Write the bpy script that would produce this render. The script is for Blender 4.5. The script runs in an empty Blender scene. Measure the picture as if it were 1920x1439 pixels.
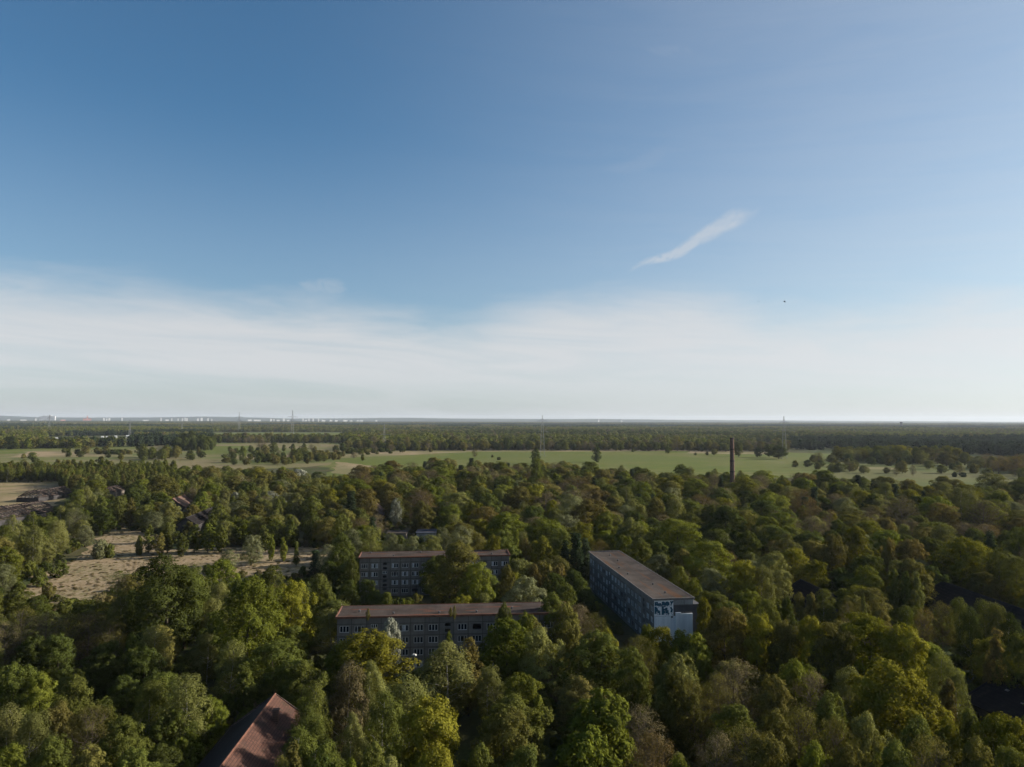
import bpy, math, random
import numpy as np
from mathutils import Matrix, Vector, Euler

R = math.radians
rng = np.random.default_rng(7)
random.seed(7)
scene = bpy.context.scene
COL = scene.collection

# ------------------------------------------------------------------ camera
H = 59.0                      # drone height above the ground
FPX = 1333.0                  # focal length in photo pixels (1920 wide)
PITCH = math.atan(68.5 / FPX)
ROLL = R(0.15)
cam_d = bpy.data.cameras.new("camera")
cam = bpy.data.objects.new("camera", cam_d)
COL.objects.link(cam)
cam_d.lens = 36.0 * FPX / 1920.0
cam_d.sensor_width = 36.0
cam_d.clip_start = 1.0
cam_d.clip_end = 90000.0
RM = Matrix.Rotation(math.pi / 2 + PITCH, 3, 'X') @ Matrix.Rotation(ROLL, 3, 'Z')
cam.matrix_world = Matrix.Translation((0, 0, H)) @ RM.to_4x4()
scene.camera = cam
RMN = np.array(RM)


def at(px, py, h=0.0):
    """ground (or height h) point seen at a photo pixel"""
    d = RMN @ np.array([(px - 960) / FPX, -(py - 719.5) / FPX, -1.0])
    t = (h - H) / d[2]
    return float(d[0] * t), float(d[1] * t)


def at_far(px, py, dist):
    """point at forward distance dist seen at a photo pixel"""
    d = RMN @ np.array([(px - 960) / FPX, -(py - 719.5) / FPX, -1.0])
    t = dist / d[1]
    return float(d[0] * t), dist, float(H + d[2] * t)


def proj(P):
    q = (np.asarray(P, float) - np.array([0, 0, H])) @ RMN
    z = -q[..., 2]
    return 960 + q[..., 0] / z * FPX, 719.5 - q[..., 1] / z * FPX, z


# ------------------------------------------------------------------ helpers
def link(o, parent=None):
    COL.objects.link(o)
    if parent is not None:
        o.parent = parent
    return o


def tag(o, label=None, cat=None, group=None, kind=None):
    if label: o["label"] = label
    if cat: o["category"] = cat
    if group: o["group"] = group
    if kind: o["kind"] = kind
    return o


def empty(name, loc, rz=0.0):
    o = bpy.data.objects.new(name, None)
    o.empty_display_size = 0.5
    o.location = loc
    o.rotation_euler = (0, 0, rz)
    return link(o)


class MB:
    def __init__(s):
        s.v = []; s.f = []; s.m = []

    def add(s, vs, fs, mi=0):
        b = len(s.v)
        s.v += [tuple(map(float, v)) for v in vs]
        s.f += [tuple(b + i for i in f) for f in fs]
        s.m += [mi] * len(fs)

    def box(s, a, b, mi=0):
        x0, y0, z0 = a; x1, y1, z1 = b
        s.add([(x0, y0, z0), (x1, y0, z0), (x1, y1, z0), (x0, y1, z0), (x0, y0, z1), (x1, y0, z1), (x1, y1, z1), (x0, y1, z1)],
              [(0, 3, 2, 1), (4, 5, 6, 7), (0, 1, 5, 4), (1, 2, 6, 5), (2, 3, 7, 6), (3, 0, 4, 7)], mi)

    def bar(s, p, q, w=0.1, h=None, mi=0):
        p = Vector(p); q = Vector(q); h = h or w
        d = (q - p).normalized()
        u = d.cross(Vector((0, 0, 1)))
        if u.length < 1e-3: u = Vector((1, 0, 0))
        u.normalize(); n = u.cross(d).normalized()
        vs = []
        for c in (p, q):
            for a, b in ((-1, -1), (1, -1), (1, 1), (-1, 1)):
                vs.append(c + u * (a * w / 2) + n * (b * h / 2))
        s.add(vs, [(0, 3, 2, 1), (4, 5, 6, 7), (0, 1, 5, 4), (1, 2, 6, 5), (2, 3, 7, 6), (3, 0, 4, 7)], mi)

    def tube(s, pts, rad, n=6, mi=0, cap=True):
        pts = [Vector(p) for p in pts]
        b = len(s.v)
        for i, p in enumerate(pts):
            d = (pts[min(i + 1, len(pts) - 1)] - pts[max(i - 1, 0)]).normalized()
            u = d.cross(Vector((0.31, 0.95, 0.05)))
            if u.length < 1e-3: u = Vector((1, 0, 0))
            u.normalize(); w = d.cross(u)
            for k in range(n):
                a = 2 * math.pi * k / n
                s.v.append(tuple(p + (u * math.cos(a) + w * math.sin(a)) * rad[i]))
        for i in range(len(pts) - 1):
            for k in range(n):
                k2 = (k + 1) % n
                s.f.append((b + i * n + k, b + i * n + k2, b + (i + 1) * n + k2, b + (i + 1) * n + k)); s.m.append(mi)
        if cap:
            s.f.append(tuple(b + (len(pts) - 1) * n + k for k in range(n))); s.m.append(mi)
            s.f.append(tuple(b + k for k in reversed(range(n)))); s.m.append(mi)

    def mesh(s, name, mats):
        me = bpy.data.meshes.new(name)
        me.from_pydata(s.v, [], s.f)
        for m in (mats if isinstance(mats, (list, tuple)) else [mats]):
            me.materials.append(m)
        if any(s.m): me.polygons.foreach_set("material_index", s.m)
        me.update()
        return me

    def build(s, name, mats, parent=None, loc=None):
        o = bpy.data.objects.new(name, s.mesh(name, mats))
        if loc: o.location = loc
        return link(o, parent)


# ------------------------------------------------------------------ materials
def mat(name):
    m = bpy.data.materials.new(name)
    m.use_nodes = True
    nt = m.node_tree
    nt.nodes.clear()
    out = nt.nodes.new("ShaderNodeOutputMaterial")
    return m, nt, out


def N(nt, t, **kw):
    n = nt.nodes.new(t)
    for k, v in kw.items():
        if hasattr(n, k): setattr(n, k, v)
        else: n.inputs[k.replace("_", " ")].default_value = v
    return n


def math_n(nt, op, a, b=None, c=None, clamp=False):
    n = nt.nodes.new("ShaderNodeMath"); n.operation = op; n.use_clamp = clamp
    for i, v in enumerate((a, b, c)):
        if v is None: continue
        if isinstance(v, (int, float)): n.inputs[i].default_value = v
        else: nt.links.new(v, n.inputs[i])
    return n.outputs[0]


def mixc(nt, f, a, b, mode='MIX'):
    n = nt.nodes.new("ShaderNodeMix"); n.data_type = 'RGBA'; n.blend_type = mode
    for s, v in ((n.inputs[0], f), (n.inputs[6], a), (n.inputs[7], b)):
        if isinstance(v, (int, float)): s.default_value = v
        elif isinstance(v, tuple): s.default_value = (*v[:3], 1)
        else: nt.links.new(v, s)
    return n.outputs[2]


def maprange(nt, v, a, b, c=0.0, d=1.0, smooth=True):
    n = nt.nodes.new("ShaderNodeMapRange")
    n.interpolation_type = 'SMOOTHSTEP' if smooth else 'LINEAR'
    nt.links.new(v, n.inputs[0])
    for i, x in zip((1, 2, 3, 4), (a, b, c, d)):
        if isinstance(x, (int, float)): n.inputs[i].default_value = x
        else: nt.links.new(x, n.inputs[i])
    return n.outputs[0]


def noise(nt, vec, scale, detail=4, rough=0.55, dist=0.0):
    n = nt.nodes.new("ShaderNodeTexNoise")
    n.inputs['Scale'].default_value = scale
    n.inputs['Detail'].default_value = detail
    n.inputs['Roughness'].default_value = rough
    n.inputs['Distortion'].default_value = dist
    if vec is not None: nt.links.new(vec, n.inputs['Vector'])
    return n.outputs[0]


def vscale(nt, vec, s):
    n = nt.nodes.new("ShaderNodeMapping"); n.inputs['Scale'].default_value = s
    nt.links.new(vec, n.inputs[0])
    return n.outputs[0]


def coords(nt, which='Object'):
    return nt.nodes.new("ShaderNodeTexCoord").outputs[which]


def principled(nt, out, col, rough=0.9, spec=0.2, bump=None, bstr=0.3, bdist=0.05, metal=0.0):
    p = nt.nodes.new("ShaderNodeBsdfPrincipled")
    if isinstance(col, tuple): p.inputs['Base Color'].default_value = (*col, 1)
    else: nt.links.new(col, p.inputs['Base Color'])
    p.inputs['Roughness'].default_value = rough
    p.inputs['Specular IOR Level'].default_value = spec
    p.inputs['Metallic'].default_value = metal
    if bump is not None:
        b = nt.nodes.new("ShaderNodeBump"); b.inputs['Strength'].default_value = bstr; b.inputs['Distance'].default_value = bdist
        nt.links.new(bump, b.inputs['Height']); nt.links.new(b.outputs[0], p.inputs['Normal'])
    nt.links.new(p.outputs[0], out.inputs[0])
    return p


def foliage(name, c1, c2, trans=0.28, tcol=None):
    m, nt, out = mat(name)
    oi = nt.nodes.new("ShaderNodeObjectInfo")
    geo = nt.nodes.new("ShaderNodeNewGeometry")
    base = mixc(nt, oi.outputs['Random'], c1, c2)
    r2 = math_n(nt, 'FRACT', math_n(nt, 'MULTIPLY', oi.outputs['Random'], 17.31))
    bright = math_n(nt, 'MULTIPLY_ADD', r2, 0.55, 0.72)
    leafv = math_n(nt, 'MULTIPLY_ADD', geo.outputs['Random Per Island'], 0.5, 0.75)
    nz = noise(nt, coords(nt), 0.22, 2)
    nv = maprange(nt, nz, 0.3, 0.7, 0.78, 1.2)
    v = math_n(nt, 'MULTIPLY', math_n(nt, 'MULTIPLY', bright, leafv), math_n(nt, 'MULTIPLY', nv, 1.12))
    vc = nt.nodes.new("ShaderNodeCombineColor")
    for i in range(3): nt.links.new(v, vc.inputs[i])
    col = mixc(nt, 1.0, base, vc.outputs[0], 'MULTIPLY')
    d = nt.nodes.new("ShaderNodeBsdfDiffuse"); nt.links.new(col, d.inputs[0])
    t = nt.nodes.new("ShaderNodeBsdfTranslucent")
    tc = mixc(nt, 1.0, col, tcol or (1.25, 1.2, 0.55), 'MULTIPLY')
    nt.links.new(tc, t.inputs[0])
    mx = nt.nodes.new("ShaderNodeMixShader"); mx.inputs[0].default_value = trans
    nt.links.new(d.outputs[0], mx.inputs[1]); nt.links.new(t.outputs[0], mx.inputs[2])
    nt.links.new(mx.outputs[0], out.inputs[0])
    return m


LEAF = {
    'yellow': foliage("leaf_yellow_green", (.114, .114, .014), (.126, .114, .016)),
    'fresh': foliage("leaf_fresh_green", (.086, .102, .015), (.104, .110, .018)),
    'mid': foliage("leaf_mid_green", (.068, .080, .017), (.086, .090, .021)),
    'dark': foliage("leaf_dark_green", (.044, .057, .013), (.058, .066, .017)),
    'olive': foliage("leaf_olive", (.090, .086, .022), (.106, .092, .027)),
    'bronze': foliage("leaf_bronze", (.112, .092, .026), (.106, .082, .028)),
    'rust': foliage("leaf_rust", (.100, .070, .028), (.100, .074, .033)),
    'grey': foliage("leaf_grey_green", (.112, .118, .056), (.132, .134, .068)),
    'pale': foliage("leaf_pale_green", (.106, .112, .032), (.122, .120, .039)),
    'white': foliage("blossom_white", (.155, .165, .115), (.20, .20, .155), 0.2, (1, 1, .9)),
    'pine': foliage("needle_dark", (.022, .034, .016), (.032, .042, .020), 0.1),
    'straw': foliage("straw_tufts", (.200, .150, .085), (.170, .130, .070), 0.2, (1, .95, .8)),
    'bud': foliage("bud_brown", (.108, .090, .042), (.122, .096, .050), 0.15, (1, .95, .7)),
}


def simple(name, c, c2=None, scale=0.5, rough=0.9, spec=0.15, bump=0.0, stretch=(1, 1, 1), detail=5):
    m, nt, out = mat(name)
    v = vscale(nt, coords(nt), stretch)
    n = noise(nt, v, scale, detail, 0.6)
    col = mixc(nt, maprange(nt, n, .32, .68), c, c2 or tuple(x * .6 for x in c))
    principled(nt, out, col, rough, spec, n if bump else None, bump)
    return m


M_BARK = simple("bark_brown", (.075, .058, .042), (.035, .028, .022), 2.0)
M_BIRCH = simple("bark_white", (.42, .40, .35), (.16, .14, .12), 1.3, stretch=(1, 1, .5))
M_TWIG = simple("bark_twig", (.12, .095, .072), (.075, .058, .045), 1.0)


def m_concrete(name, c, grid=True):
    m, nt, out = mat(name)
    co = coords(nt)
    sep = nt.nodes.new("ShaderNodeSeparateXYZ"); nt.links.new(co, sep.inputs[0])
    h = math_n(nt, 'ADD', sep.outputs[0], sep.outputs[1])
    cb = nt.nodes.new("ShaderNodeCombineXYZ"); nt.links.new(h, cb.inputs[0]); nt.links.new(sep.outputs[2], cb.inputs[1])
    br = nt.nodes.new("ShaderNodeTexBrick")
    br.offset = 0.0
    br.inputs['Scale'].default_value = 1.0
    br.inputs['Brick Width'].default_value = 3.4
    br.inputs['Row Height'].default_value = 2.8
    br.inputs['Mortar Size'].default_value = 0.08
    br.inputs['Color1'].default_value = (1, 1, 1, 1); br.inputs['Color2'].default_value = (.70, .72, .75, 1); br.inputs['Mortar'].default_value = (.42, .41, .4, 1)
    nt.links.new(cb.outputs[0], br.inputs['Vector'])
    n1 = noise(nt, co, .35, 6, .65)
    st = noise(nt, vscale(nt, co, (1.2, 1.2, .12)), 1.0, 5, .6)
    col = mixc(nt, maprange(nt, n1, .3, .7), c, tuple(x * .72 for x in c))
    col = mixc(nt, maprange(nt, st, .5, .75, 0, .6), col, (.07, .065, .055))
    if grid: col = mixc(nt, 1.0, col, br.outputs[0], 'MULTIPLY')
    principled(nt, out, col, .9, .15, noise(nt, co, 6, 3), .15, .02)
    return m


M_CONC = m_concrete("concrete_panels", (.200, .182, .160))
M_CONC2 = m_concrete("concrete_panels_pale", (.36, .36, .35))
M_CONC_D = m_concrete("concrete_dark", (.085, .085, .09), False)


def m_felt(name, c, c2, patch=(.16, .075, .035), seam=1.0):
    m, nt, out = mat(name)
    co = coords(nt)
    n1 = noise(nt, co, .16, 7, .65, .6)
    n2 = noise(nt, co, 1.6, 5, .7)
    n3 = noise(nt, vscale(nt, co, (.05, .5, 1)), 1.0, 5, .6, 1.0)
    col = mixc(nt, maprange(nt, n1, .35, .65), c, c2)
    col = mixc(nt, maprange(nt, n2, .3, .75, 0, .45), col, tuple(x * .5 for x in c))
    col = mixc(nt, maprange(nt, n3, .55, .63, 0, .7), col, patch)
    col = mixc(nt, maprange(nt, n1, .66, .72, 0, .8), col, (.05, .06, .02))
    w = nt.nodes.new("ShaderNodeTexWave"); w.inputs['Scale'].default_value = .31 * seam; w.inputs['Distortion'].default_value = .15
    w.bands_direction = 'X'
    nt.links.new(co, w.inputs[0])
    col = mixc(nt, maprange(nt, w.outputs[1], .96, 1.0, 0, .45), col, (.04, .035, .03))
    principled(nt, out, col, .95, 0.0, n2, .3, .03)
    return m


M_FELT = m_felt("roof_felt", (.090, .076, .068), (.052, .045, .041), (.105, .055, .030))
M_FELT2 = m_felt("roof_felt_red", (.080, .064, .057), (.048, .039, .035), (.15, .055, .03))
M_TRIM = simple("roof_trim_red", (.17, .080, .052), (.10, .050, .035), 1.2)
M_TRIM_G = simple("roof_trim_grey", (.20, .18, .165), (.11, .10, .09), 1.2)
M_WHITE = simple("painted_white_panel", (.70, .74, .76), (.55, .60, .63), .3, stretch=(3, 3, .25))
M_GRAF_BG = simple("painted_white_wall", (.76, .77, .76), (.60, .62, .63), .6)
M_TEAL = simple("paint_teal_black", (.020, .068, .105), (.035, .095, .135), .9)
M_FRAME = simple("window_frame_white", (.62, .62, .60), (.42, .42, .41), 1.5)
M_FRAME_D = simple("window_frame_grey", (.22, .22, .22), (.12, .12, .12), 1.5)
M_CURTAIN = simple("window_board_white", (.46, .48, .50), (.34, .35, .37), 2.0)
M_METAL = simple("pylon_steel", (.22, .23, .23), (.16, .16, .16), .3, .6, .4)
M_LAMP = simple("lamp_white_plastic", (.75, .74, .68), (.6, .58, .52), 3.0)


def m_glass(name, c):
    m, nt, out = mat(name)
    principled(nt, out, c, .12, .5)
    return m


M_GLASS = m_glass("window_glass_dark", (.012, .016, .022))


def m_tiles(name, c, c2, moss=(.05, .055, .02)):
    m, nt, out = mat(name)
    co = coords(nt)
    br = nt.nodes.new("ShaderNodeTexBrick"); br.inputs['Scale'].default_value = 1.0
    br.inputs['Brick Width'].default_value = .34; br.inputs['Row Height'].default_value = .36; br.inputs['Mortar Size'].default_value = .03
    br.inputs['Color1'].default_value = (*c, 1); br.inputs['Color2'].default_value = (*c2, 1); br.inputs['Mortar'].default_value = tuple(x * .35 for x in c2) + (1,)
    sep = nt.nodes.new("ShaderNodeSeparateXYZ"); nt.links.new(co, sep.inputs[0])
    cb = nt.nodes.new("ShaderNodeCombineXYZ"); nt.links.new(sep.outputs[1], cb.inputs[0]); nt.links.new(sep.outputs[0], cb.inputs[1])
    nt.links.new(cb.outputs[0], br.inputs[0])
    n1 = noise(nt, co, .3, 7, .7)
    col = mixc(nt, maprange(nt, n1, .5, .68, 0, .85), br.outputs[0], moss)
    col = mixc(nt, maprange(nt, noise(nt, co, 1.1, 4), .35, .7, 0, .5), col, tuple(x * .45 for x in c))
    principled(nt, out, col, .85, .2, br.outputs[1], .5, .03)
    return m


M_TILE = m_tiles("roof_tiles_red", (.112, .052, .036), (.072, .036, .027), (.026, .025, .014))
M_TILE_SHADE = m_tiles("roof_tiles_red_shade", (.034, .022, .018), (.024, .017, .014), (.018, .020, .010))  # mossy red tiles with the sunless slope's shade painted into the colour
M_TILE_B = m_tiles("roof_tiles_brown", (.17, .10, .075), (.12, .075, .06))
M_TAR_TRIM = simple("tar_trim", (.050, .046, .043), (.028, .026, .025), 1.0, .95, 0.0)
M_TAR = m_felt("roof_tar_black", (.013, .012, .013), (.020, .018, .018), (.032, .026, .022))
M_PLASTER = simple("barrack_plaster", (.20, .17, .14), (.10, .085, .07), .7, stretch=(1, 1, .4))
M_PLASTER_D = simple("barrack_plaster_dark", (.055, .05, .05), (.03, .028, .028), .7)
M_WOOD = simple("weathered_timber", (.15, .11, .092), (.06, .045, .038), 1.2)


def m_brick():
    m, nt, out = mat("chimney_brick")
    co = coords(nt)
    n1 = noise(nt, vscale(nt, co, (1, 1, .35)), .6, 6, .65)
    w = nt.nodes.new("ShaderNodeTexWave"); w.bands_direction = 'Z'; w.inputs['Scale'].default_value = .9; w.inputs['Distortion'].default_value = .6
    nt.links.new(co, w.inputs[0])
    col = mixc(nt, maprange(nt, n1, .3, .7), (.130, .072, .050), (.066, .042, .032))
    col = mixc(nt, maprange(nt, w.outputs[1], .7, 1, 0, .35), col, (.26, .17, .125))
    principled(nt, out, col, .9, .1, n1, .3, .05)
    return m


M_BRICK = m_brick()
M_BAND = simple("iron_band", (.06, .035, .028), (.03, .02, .02), 1.0)


def m_ground(name, cols, scales, bands=0.0):
    m, nt, out = mat(name)
    co = coords(nt)
    col = cols[0]
    for i, (c, s) in enumerate(zip(cols[1:], scales)):
        st = (1, 1, 1)
        n1 = noise(nt, vscale(nt, co, st), s, 6, .62, .4)
        col = mixc(nt, maprange(nt, n1, .42, .6), col, c)
    if bands:
        w = nt.nodes.new("ShaderNodeTexWave"); w.bands_direction = 'Y'; w.inputs['Scale'].default_value = .012; w.inputs['Distortion'].default_value = 1.5; w.inputs['Detail'].default_value = 3
        nt.links.new(co, w.inputs[0])
        col = mixc(nt, maprange(nt, w.outputs[1], .3, .8, 0, bands), col, tuple(x * .62 for x in cols[1]))
    n2 = noise(nt, co, .9, 4, .7)
    col = mixc(nt, maprange(nt, n2, .35, .7, 0, .45), col, tuple(x * .45 for x in cols[0]))
    principled(nt, out, col, 1.0, .05, n2, .6, .25)
    return m


M_GROUND = m_ground("ground_undergrowth", [(.060, .058, .026), (.085, .070, .036), (.050, .066, .020)], [.03, .012])
M_DRY = m_ground("dry_grass", [(.270, .198, .120), (.205, .150, .084), (.140, .124, .054), (.290, .220, .140)], [.16, .04, .5])
M_MEADOW = m_ground("meadow_grass", [(.120, .138, .028), (.098, .124, .026), (.150, .142, .050), (.108, .126, .034)], [.03, .007, .0025], .5)
M_MEADOW2 = m_ground("meadow_pale", [(.125, .132, .044), (.100, .120, .034), (.185, .150, .082)], [.012, .004])
M_MEADOW3 = m_ground("meadow_rough", [(.098, .108, .030), (.080, .096, .028), (.118, .112, .045)], [.02, .006])
M_TAN = m_ground("field_straw", [(.28, .21, .125), (.22, .175, .10), (.15, .14, .06)], [.02, .007])
M_PATH = m_ground("path_rubble", [(.26, .21, .17), (.16, .13, .11), (.10, .085, .06)], [.3, .15])
M_HILL = m_ground("hill_woods", [(.040, .055, .030), (.060, .070, .040), (.030, .042, .026)], [.002, .0007])
M_CITY = simple("city_plaster_white", (.44, .44, .43), (.30, .31, .31), .01)
M_CITY2 = simple("city_plaster_grey", (.50, .52, .54), (.42, .43, .45), .01)
M_CITY_R = simple("city_brick_red", (.42, .17, .12), (.33, .13, .10), .01)
M_SLATE = simple("city_roof_slate", (.10, .10, .11), (.07, .07, .08), .01)
M_BIRD = simple("bird_feathers", (.03, .03, .032), (.02, .02, .02), 5)

# ------------------------------------------------------------------ light and sky
SUN_AZ, SUN_EL = R(77), R(21)          # azimuth clockwise from +Y (view direction)
sd = bpy.data.lights.new("sun", 'SUN')
sd.energy = 5.0
sd.angle = R(0.53)
sd.color = (1.0, .92, .80)
so = bpy.data.objects.new("sun", sd); link(so)
sdir = Vector((math.sin(SUN_AZ) * math.cos(SUN_EL), math.cos(SUN_AZ) * math.cos(SUN_EL), math.sin(SUN_EL)))
so.rotation_euler = sdir.to_track_quat('Z', 'Y').to_euler()
so.location = (300, 60, 200)

world = bpy.data.worlds.new("World"); scene.world = world; world.use_nodes = True
wt = world.node_tree; wt.nodes.clear()
wo = wt.nodes.new("ShaderNodeOutputWorld"); bg = wt.nodes.new("ShaderNodeBackground")
bg.inputs[1].default_value = 0.066
sky = wt.nodes.new("ShaderNodeTexSky"); sky.sky_type = 'NISHITA'; sky.sun_disc = False
sky.sun_elevation = SUN_EL; sky.sun_rotation = SUN_AZ
sky.altitude = 60; sky.air_density = 1.0; sky.dust_density = 1.0; sky.ozone_density = 6.0
tc = wt.nodes.new("ShaderNodeTexCoord")
sep = wt.nodes.new("ShaderNodeSeparateXYZ"); wt.links.new(tc.outputs['Generated'], sep.inputs[0])
az = math_n(wt, 'MULTIPLY', math_n(wt, 'ARCTAN2', sep.outputs[0], sep.outputs[1]), 180 / math.pi)
el = math_n(wt, 'MULTIPLY', math_n(wt, 'ARCSINE', sep.outputs[2]), 180 / math.pi)


def az_el(px, py):
    d = RMN @ np.array([(px - 960) / FPX, -(py - 719.5) / FPX, -1.0]); d /= np.linalg.norm(d)
    return math.degrees(math.atan2(d[0], d[1])), math.degrees(math.asin(d[2]))


def skyvec(sa, se, off=0.0, rot=0.0, ca=0.0, ce=0.0):
    a = math_n(wt, 'SUBTRACT', az, ca); e = math_n(wt, 'SUBTRACT', el, ce)
    c, s = math.cos(rot), math.sin(rot)
    u = math_n(wt, 'ADD', math_n(wt, 'MULTIPLY', a, c), math_n(wt, 'MULTIPLY', e, s))
    v = math_n(wt, 'SUBTRACT', math_n(wt, 'MULTIPLY', e, c), math_n(wt, 'MULTIPLY', a, s))
    cb = wt.nodes.new("ShaderNodeCombineXYZ")
    wt.links.new(math_n(wt, 'MULTIPLY', u, sa), cb.inputs[0]); wt.links.new(math_n(wt, 'MULTIPLY', v, se), cb.inputs[1]); cb.inputs[2].default_value = off
    return cb.outputs[0], u, v


# upper edge of the cirrus band as a function of azimuth
fc = wt.nodes.new("ShaderNodeFloatCurve")
cv = fc.mapping.curves[0]
edge = [(0, 522), (250, 548), (480, 560), (640, 575), (760, 596), (850, 612), (950, 592), (1100, 566), (1240, 556), (1380, 572), (1480, 592), (1650, 590), (1780, 578), (1920, 566)]
pts = [((az_el(x, y)[0] + 60) / 120, az_el(x, y)[1] / 20) for x, y in edge]
pts = [(0, pts[0][1])] + pts + [(1, pts[-1][1])]
while len(cv.points) < len(pts): cv.points.new(0.5, 0.5)
for p, q in zip(cv.points, pts): p.location = q
fc.mapping.update()
wt.links.new(math_n(wt, 'MULTIPLY_ADD', az, 1 / 120, 0.5), fc.inputs[1])
top = math_n(wt, 'MULTIPLY', fc.outputs[0], 20.0)
v1, _, _ = skyvec(.10, .42, 1.3)
n_edge = noise(wt, v1, 1.0, 7, .6, .5)
v2, _, _ = skyvec(.055, .55, 5.1, rot=R(-4))
n_str = noise(wt, v2, 1.0, 6, .6, .8)
dtop = math_n(wt, 'ADD', math_n(wt, 'SUBTRACT', top, el), math_n(wt, 'MULTIPLY_ADD', n_edge, 4.2, -1.9))
band = maprange(wt, dtop, -1.7, 3.0)
strk = maprange(wt, n_str, .28, .62, .74, 1.0)
lowfade = maprange(wt, el, 1.2, 4.4, .70, 1.0)
cloud = math_n(wt, 'MULTIPLY', math_n(wt, 'MULTIPLY', band, strk), lowfade)
# second, lower veil seen right of the middle
v4, _, _ = skyvec(.05, .8, 9.4, rot=R(3))
veil = math_n(wt, 'MULTIPLY', maprange(wt, noise(wt, v4, 1.0, 5, .55, .4), .45, .65), math_n(wt, 'MULTIPLY', maprange(wt, el, 2.6, 3.8), maprange(wt, el, 7.0, 5.0)))
cloud = math_n(wt, 'MAXIMUM', cloud, math_n(wt, 'MULTIPLY', veil, .9))


def wisp(px, py, rot, la, le, gain, sc, off):
    a0, e0 = az_el(px, py)
    vec, u, v = skyvec(sc[0], sc[1], off, rot, a0, e0)
    n = noise(wt, vec, 1.0, 7, .65, .7)
    bend = math_n(wt, 'MULTIPLY', math_n(wt, 'SINE', math_n(wt, 'MULTIPLY', u, 1.1)), .22)
    vv = math_n(wt, 'SUBTRACT', v, bend)
    du = math_n(wt, 'POWER', math_n(wt, 'ABSOLUTE', math_n(wt, 'DIVIDE', u, la)), 2.4)
    wid = math_n(wt, 'MULTIPLY_ADD', u, le * .35 / la, le)
    dv = math_n(wt, 'POWER', math_n(wt, 'ABSOLUTE', math_n(wt, 'DIVIDE', vv, wid)), 1.6)
    f = math_n(wt, 'SUBTRACT', 1.0, math_n(wt, 'ADD', du, dv), clamp=True)
    f = math_n(wt, 'MULTIPLY', f, maprange(wt, n, .24, .62, .12, 1.0))
    return math_n(wt, 'MULTIPLY', maprange(wt, f, .0, .75), gain)


for args in ((1298, 455, R(23), 6.0, .58, .54, (.6, 1.9), 2.2), (1345, 428, R(20), 3.2, .75, .42, (.6, 1.7), 3.7), (605, 541, R(-16), 2.2, 1.0, .22, (.9, 1.5), 7.7),
             (1215, 300, R(10), 4.0, .8, .05, (.3, .9), 4.4), (1255, 95, R(-16), 2.2, .5, .05, (.6, 1.5), 6.6)):
    cloud = math_n(wt, 'MAXIMUM', cloud, wisp(*args))
thin = math_n(wt, 'MULTIPLY', maprange(wt, az, -22, 50, 0.0, .42), maprange(wt, n_str, .2, .7, .85, 1.1))
thin = math_n(wt, 'ADD', thin, maprange(wt, el, 24, 7, .0, .20))
cloud = math_n(wt, 'SUBTRACT', 1.0, math_n(wt, 'MULTIPLY', math_n(wt, 'SUBTRACT', 1.0, cloud), math_n(wt, 'SUBTRACT', 1.0, thin)))
bw = wt.nodes.new("ShaderNodeRGBToBW"); wt.links.new(sky.outputs[0], bw.inputs[0])
lum = math_n(wt, 'MULTIPLY_ADD', bw.outputs[0], .30, 4.35)
cc = wt.nodes.new("ShaderNodeCombineColor")
for i, k in enumerate((.98, 1.0, 1.03)): wt.links.new(math_n(wt, 'MULTIPLY', lum, k), cc.inputs[i])
skyc = mixc(wt, 1.0, sky.outputs[0], (.90, 1.07, .97), 'MULTIPLY')
wt.links.new(mixc(wt, math_n(wt, 'MULTIPLY', cloud, .94), skyc, cc.outputs[0]), bg.inputs[0])
wt.links.new(bg.outputs[0], wo.inputs[0])

vs = scene.view_settings
vs.view_transform = 'Standard'; vs.look = 'None'; vs.exposure = 1.0; vs.gamma = 1.0
scene.render.engine = 'CYCLES'
cy = scene.cycles
cy.max_bounces = 4; cy.diffuse_bounces = 2; cy.glossy_bounces = 1; cy.transmission_bounces = 3; cy.volume_bounces = 0; cy.transparent_max_bounces = 4
cy.caustics_reflective = False; cy.caustics_refractive = False
cy.use_denoising = True; cy.denoiser = 'OPENIMAGEDENOISE'; cy.denoising_prefilter = 'ACCURATE'; cy.denoising_input_passes = 'RGB_ALBEDO_NORMAL'
cy.use_adaptive_sampling = True; cy.adaptive_threshold = 0.02


# ------------------------------------------------------------------ ground
def grid_sheet(name, poly_px, z, m, sub=10, jag=0.0, world_poly=None, seed=3):
    """flat ground sheet from an outline of ground points; edges made irregular"""
    r = np.random.default_rng(seed)
    P = world_poly or [at(*p) for p in poly_px]
    out = []
    for i in range(len(P)):
        a = np.array(P[i]); b = np.array(P[(i + 1) % len(P)])
        L = np.linalg.norm(b - a)
        n = max(1, min(60, int(L / sub)))
        nrm = np.array([-(b - a)[1], (b - a)[0]]) / max(L, 1e-6)
        for k in range(n):
            t = k / n
            out.append(a + (b - a) * t + nrm * (r.normal() * jag))
    mb = MB()
    mb.add([(p[0], p[1], z) for p in out], [tuple(range(len(out)))])
    o = mb.build(name, m)
    return tag(o, kind="structure")


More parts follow.
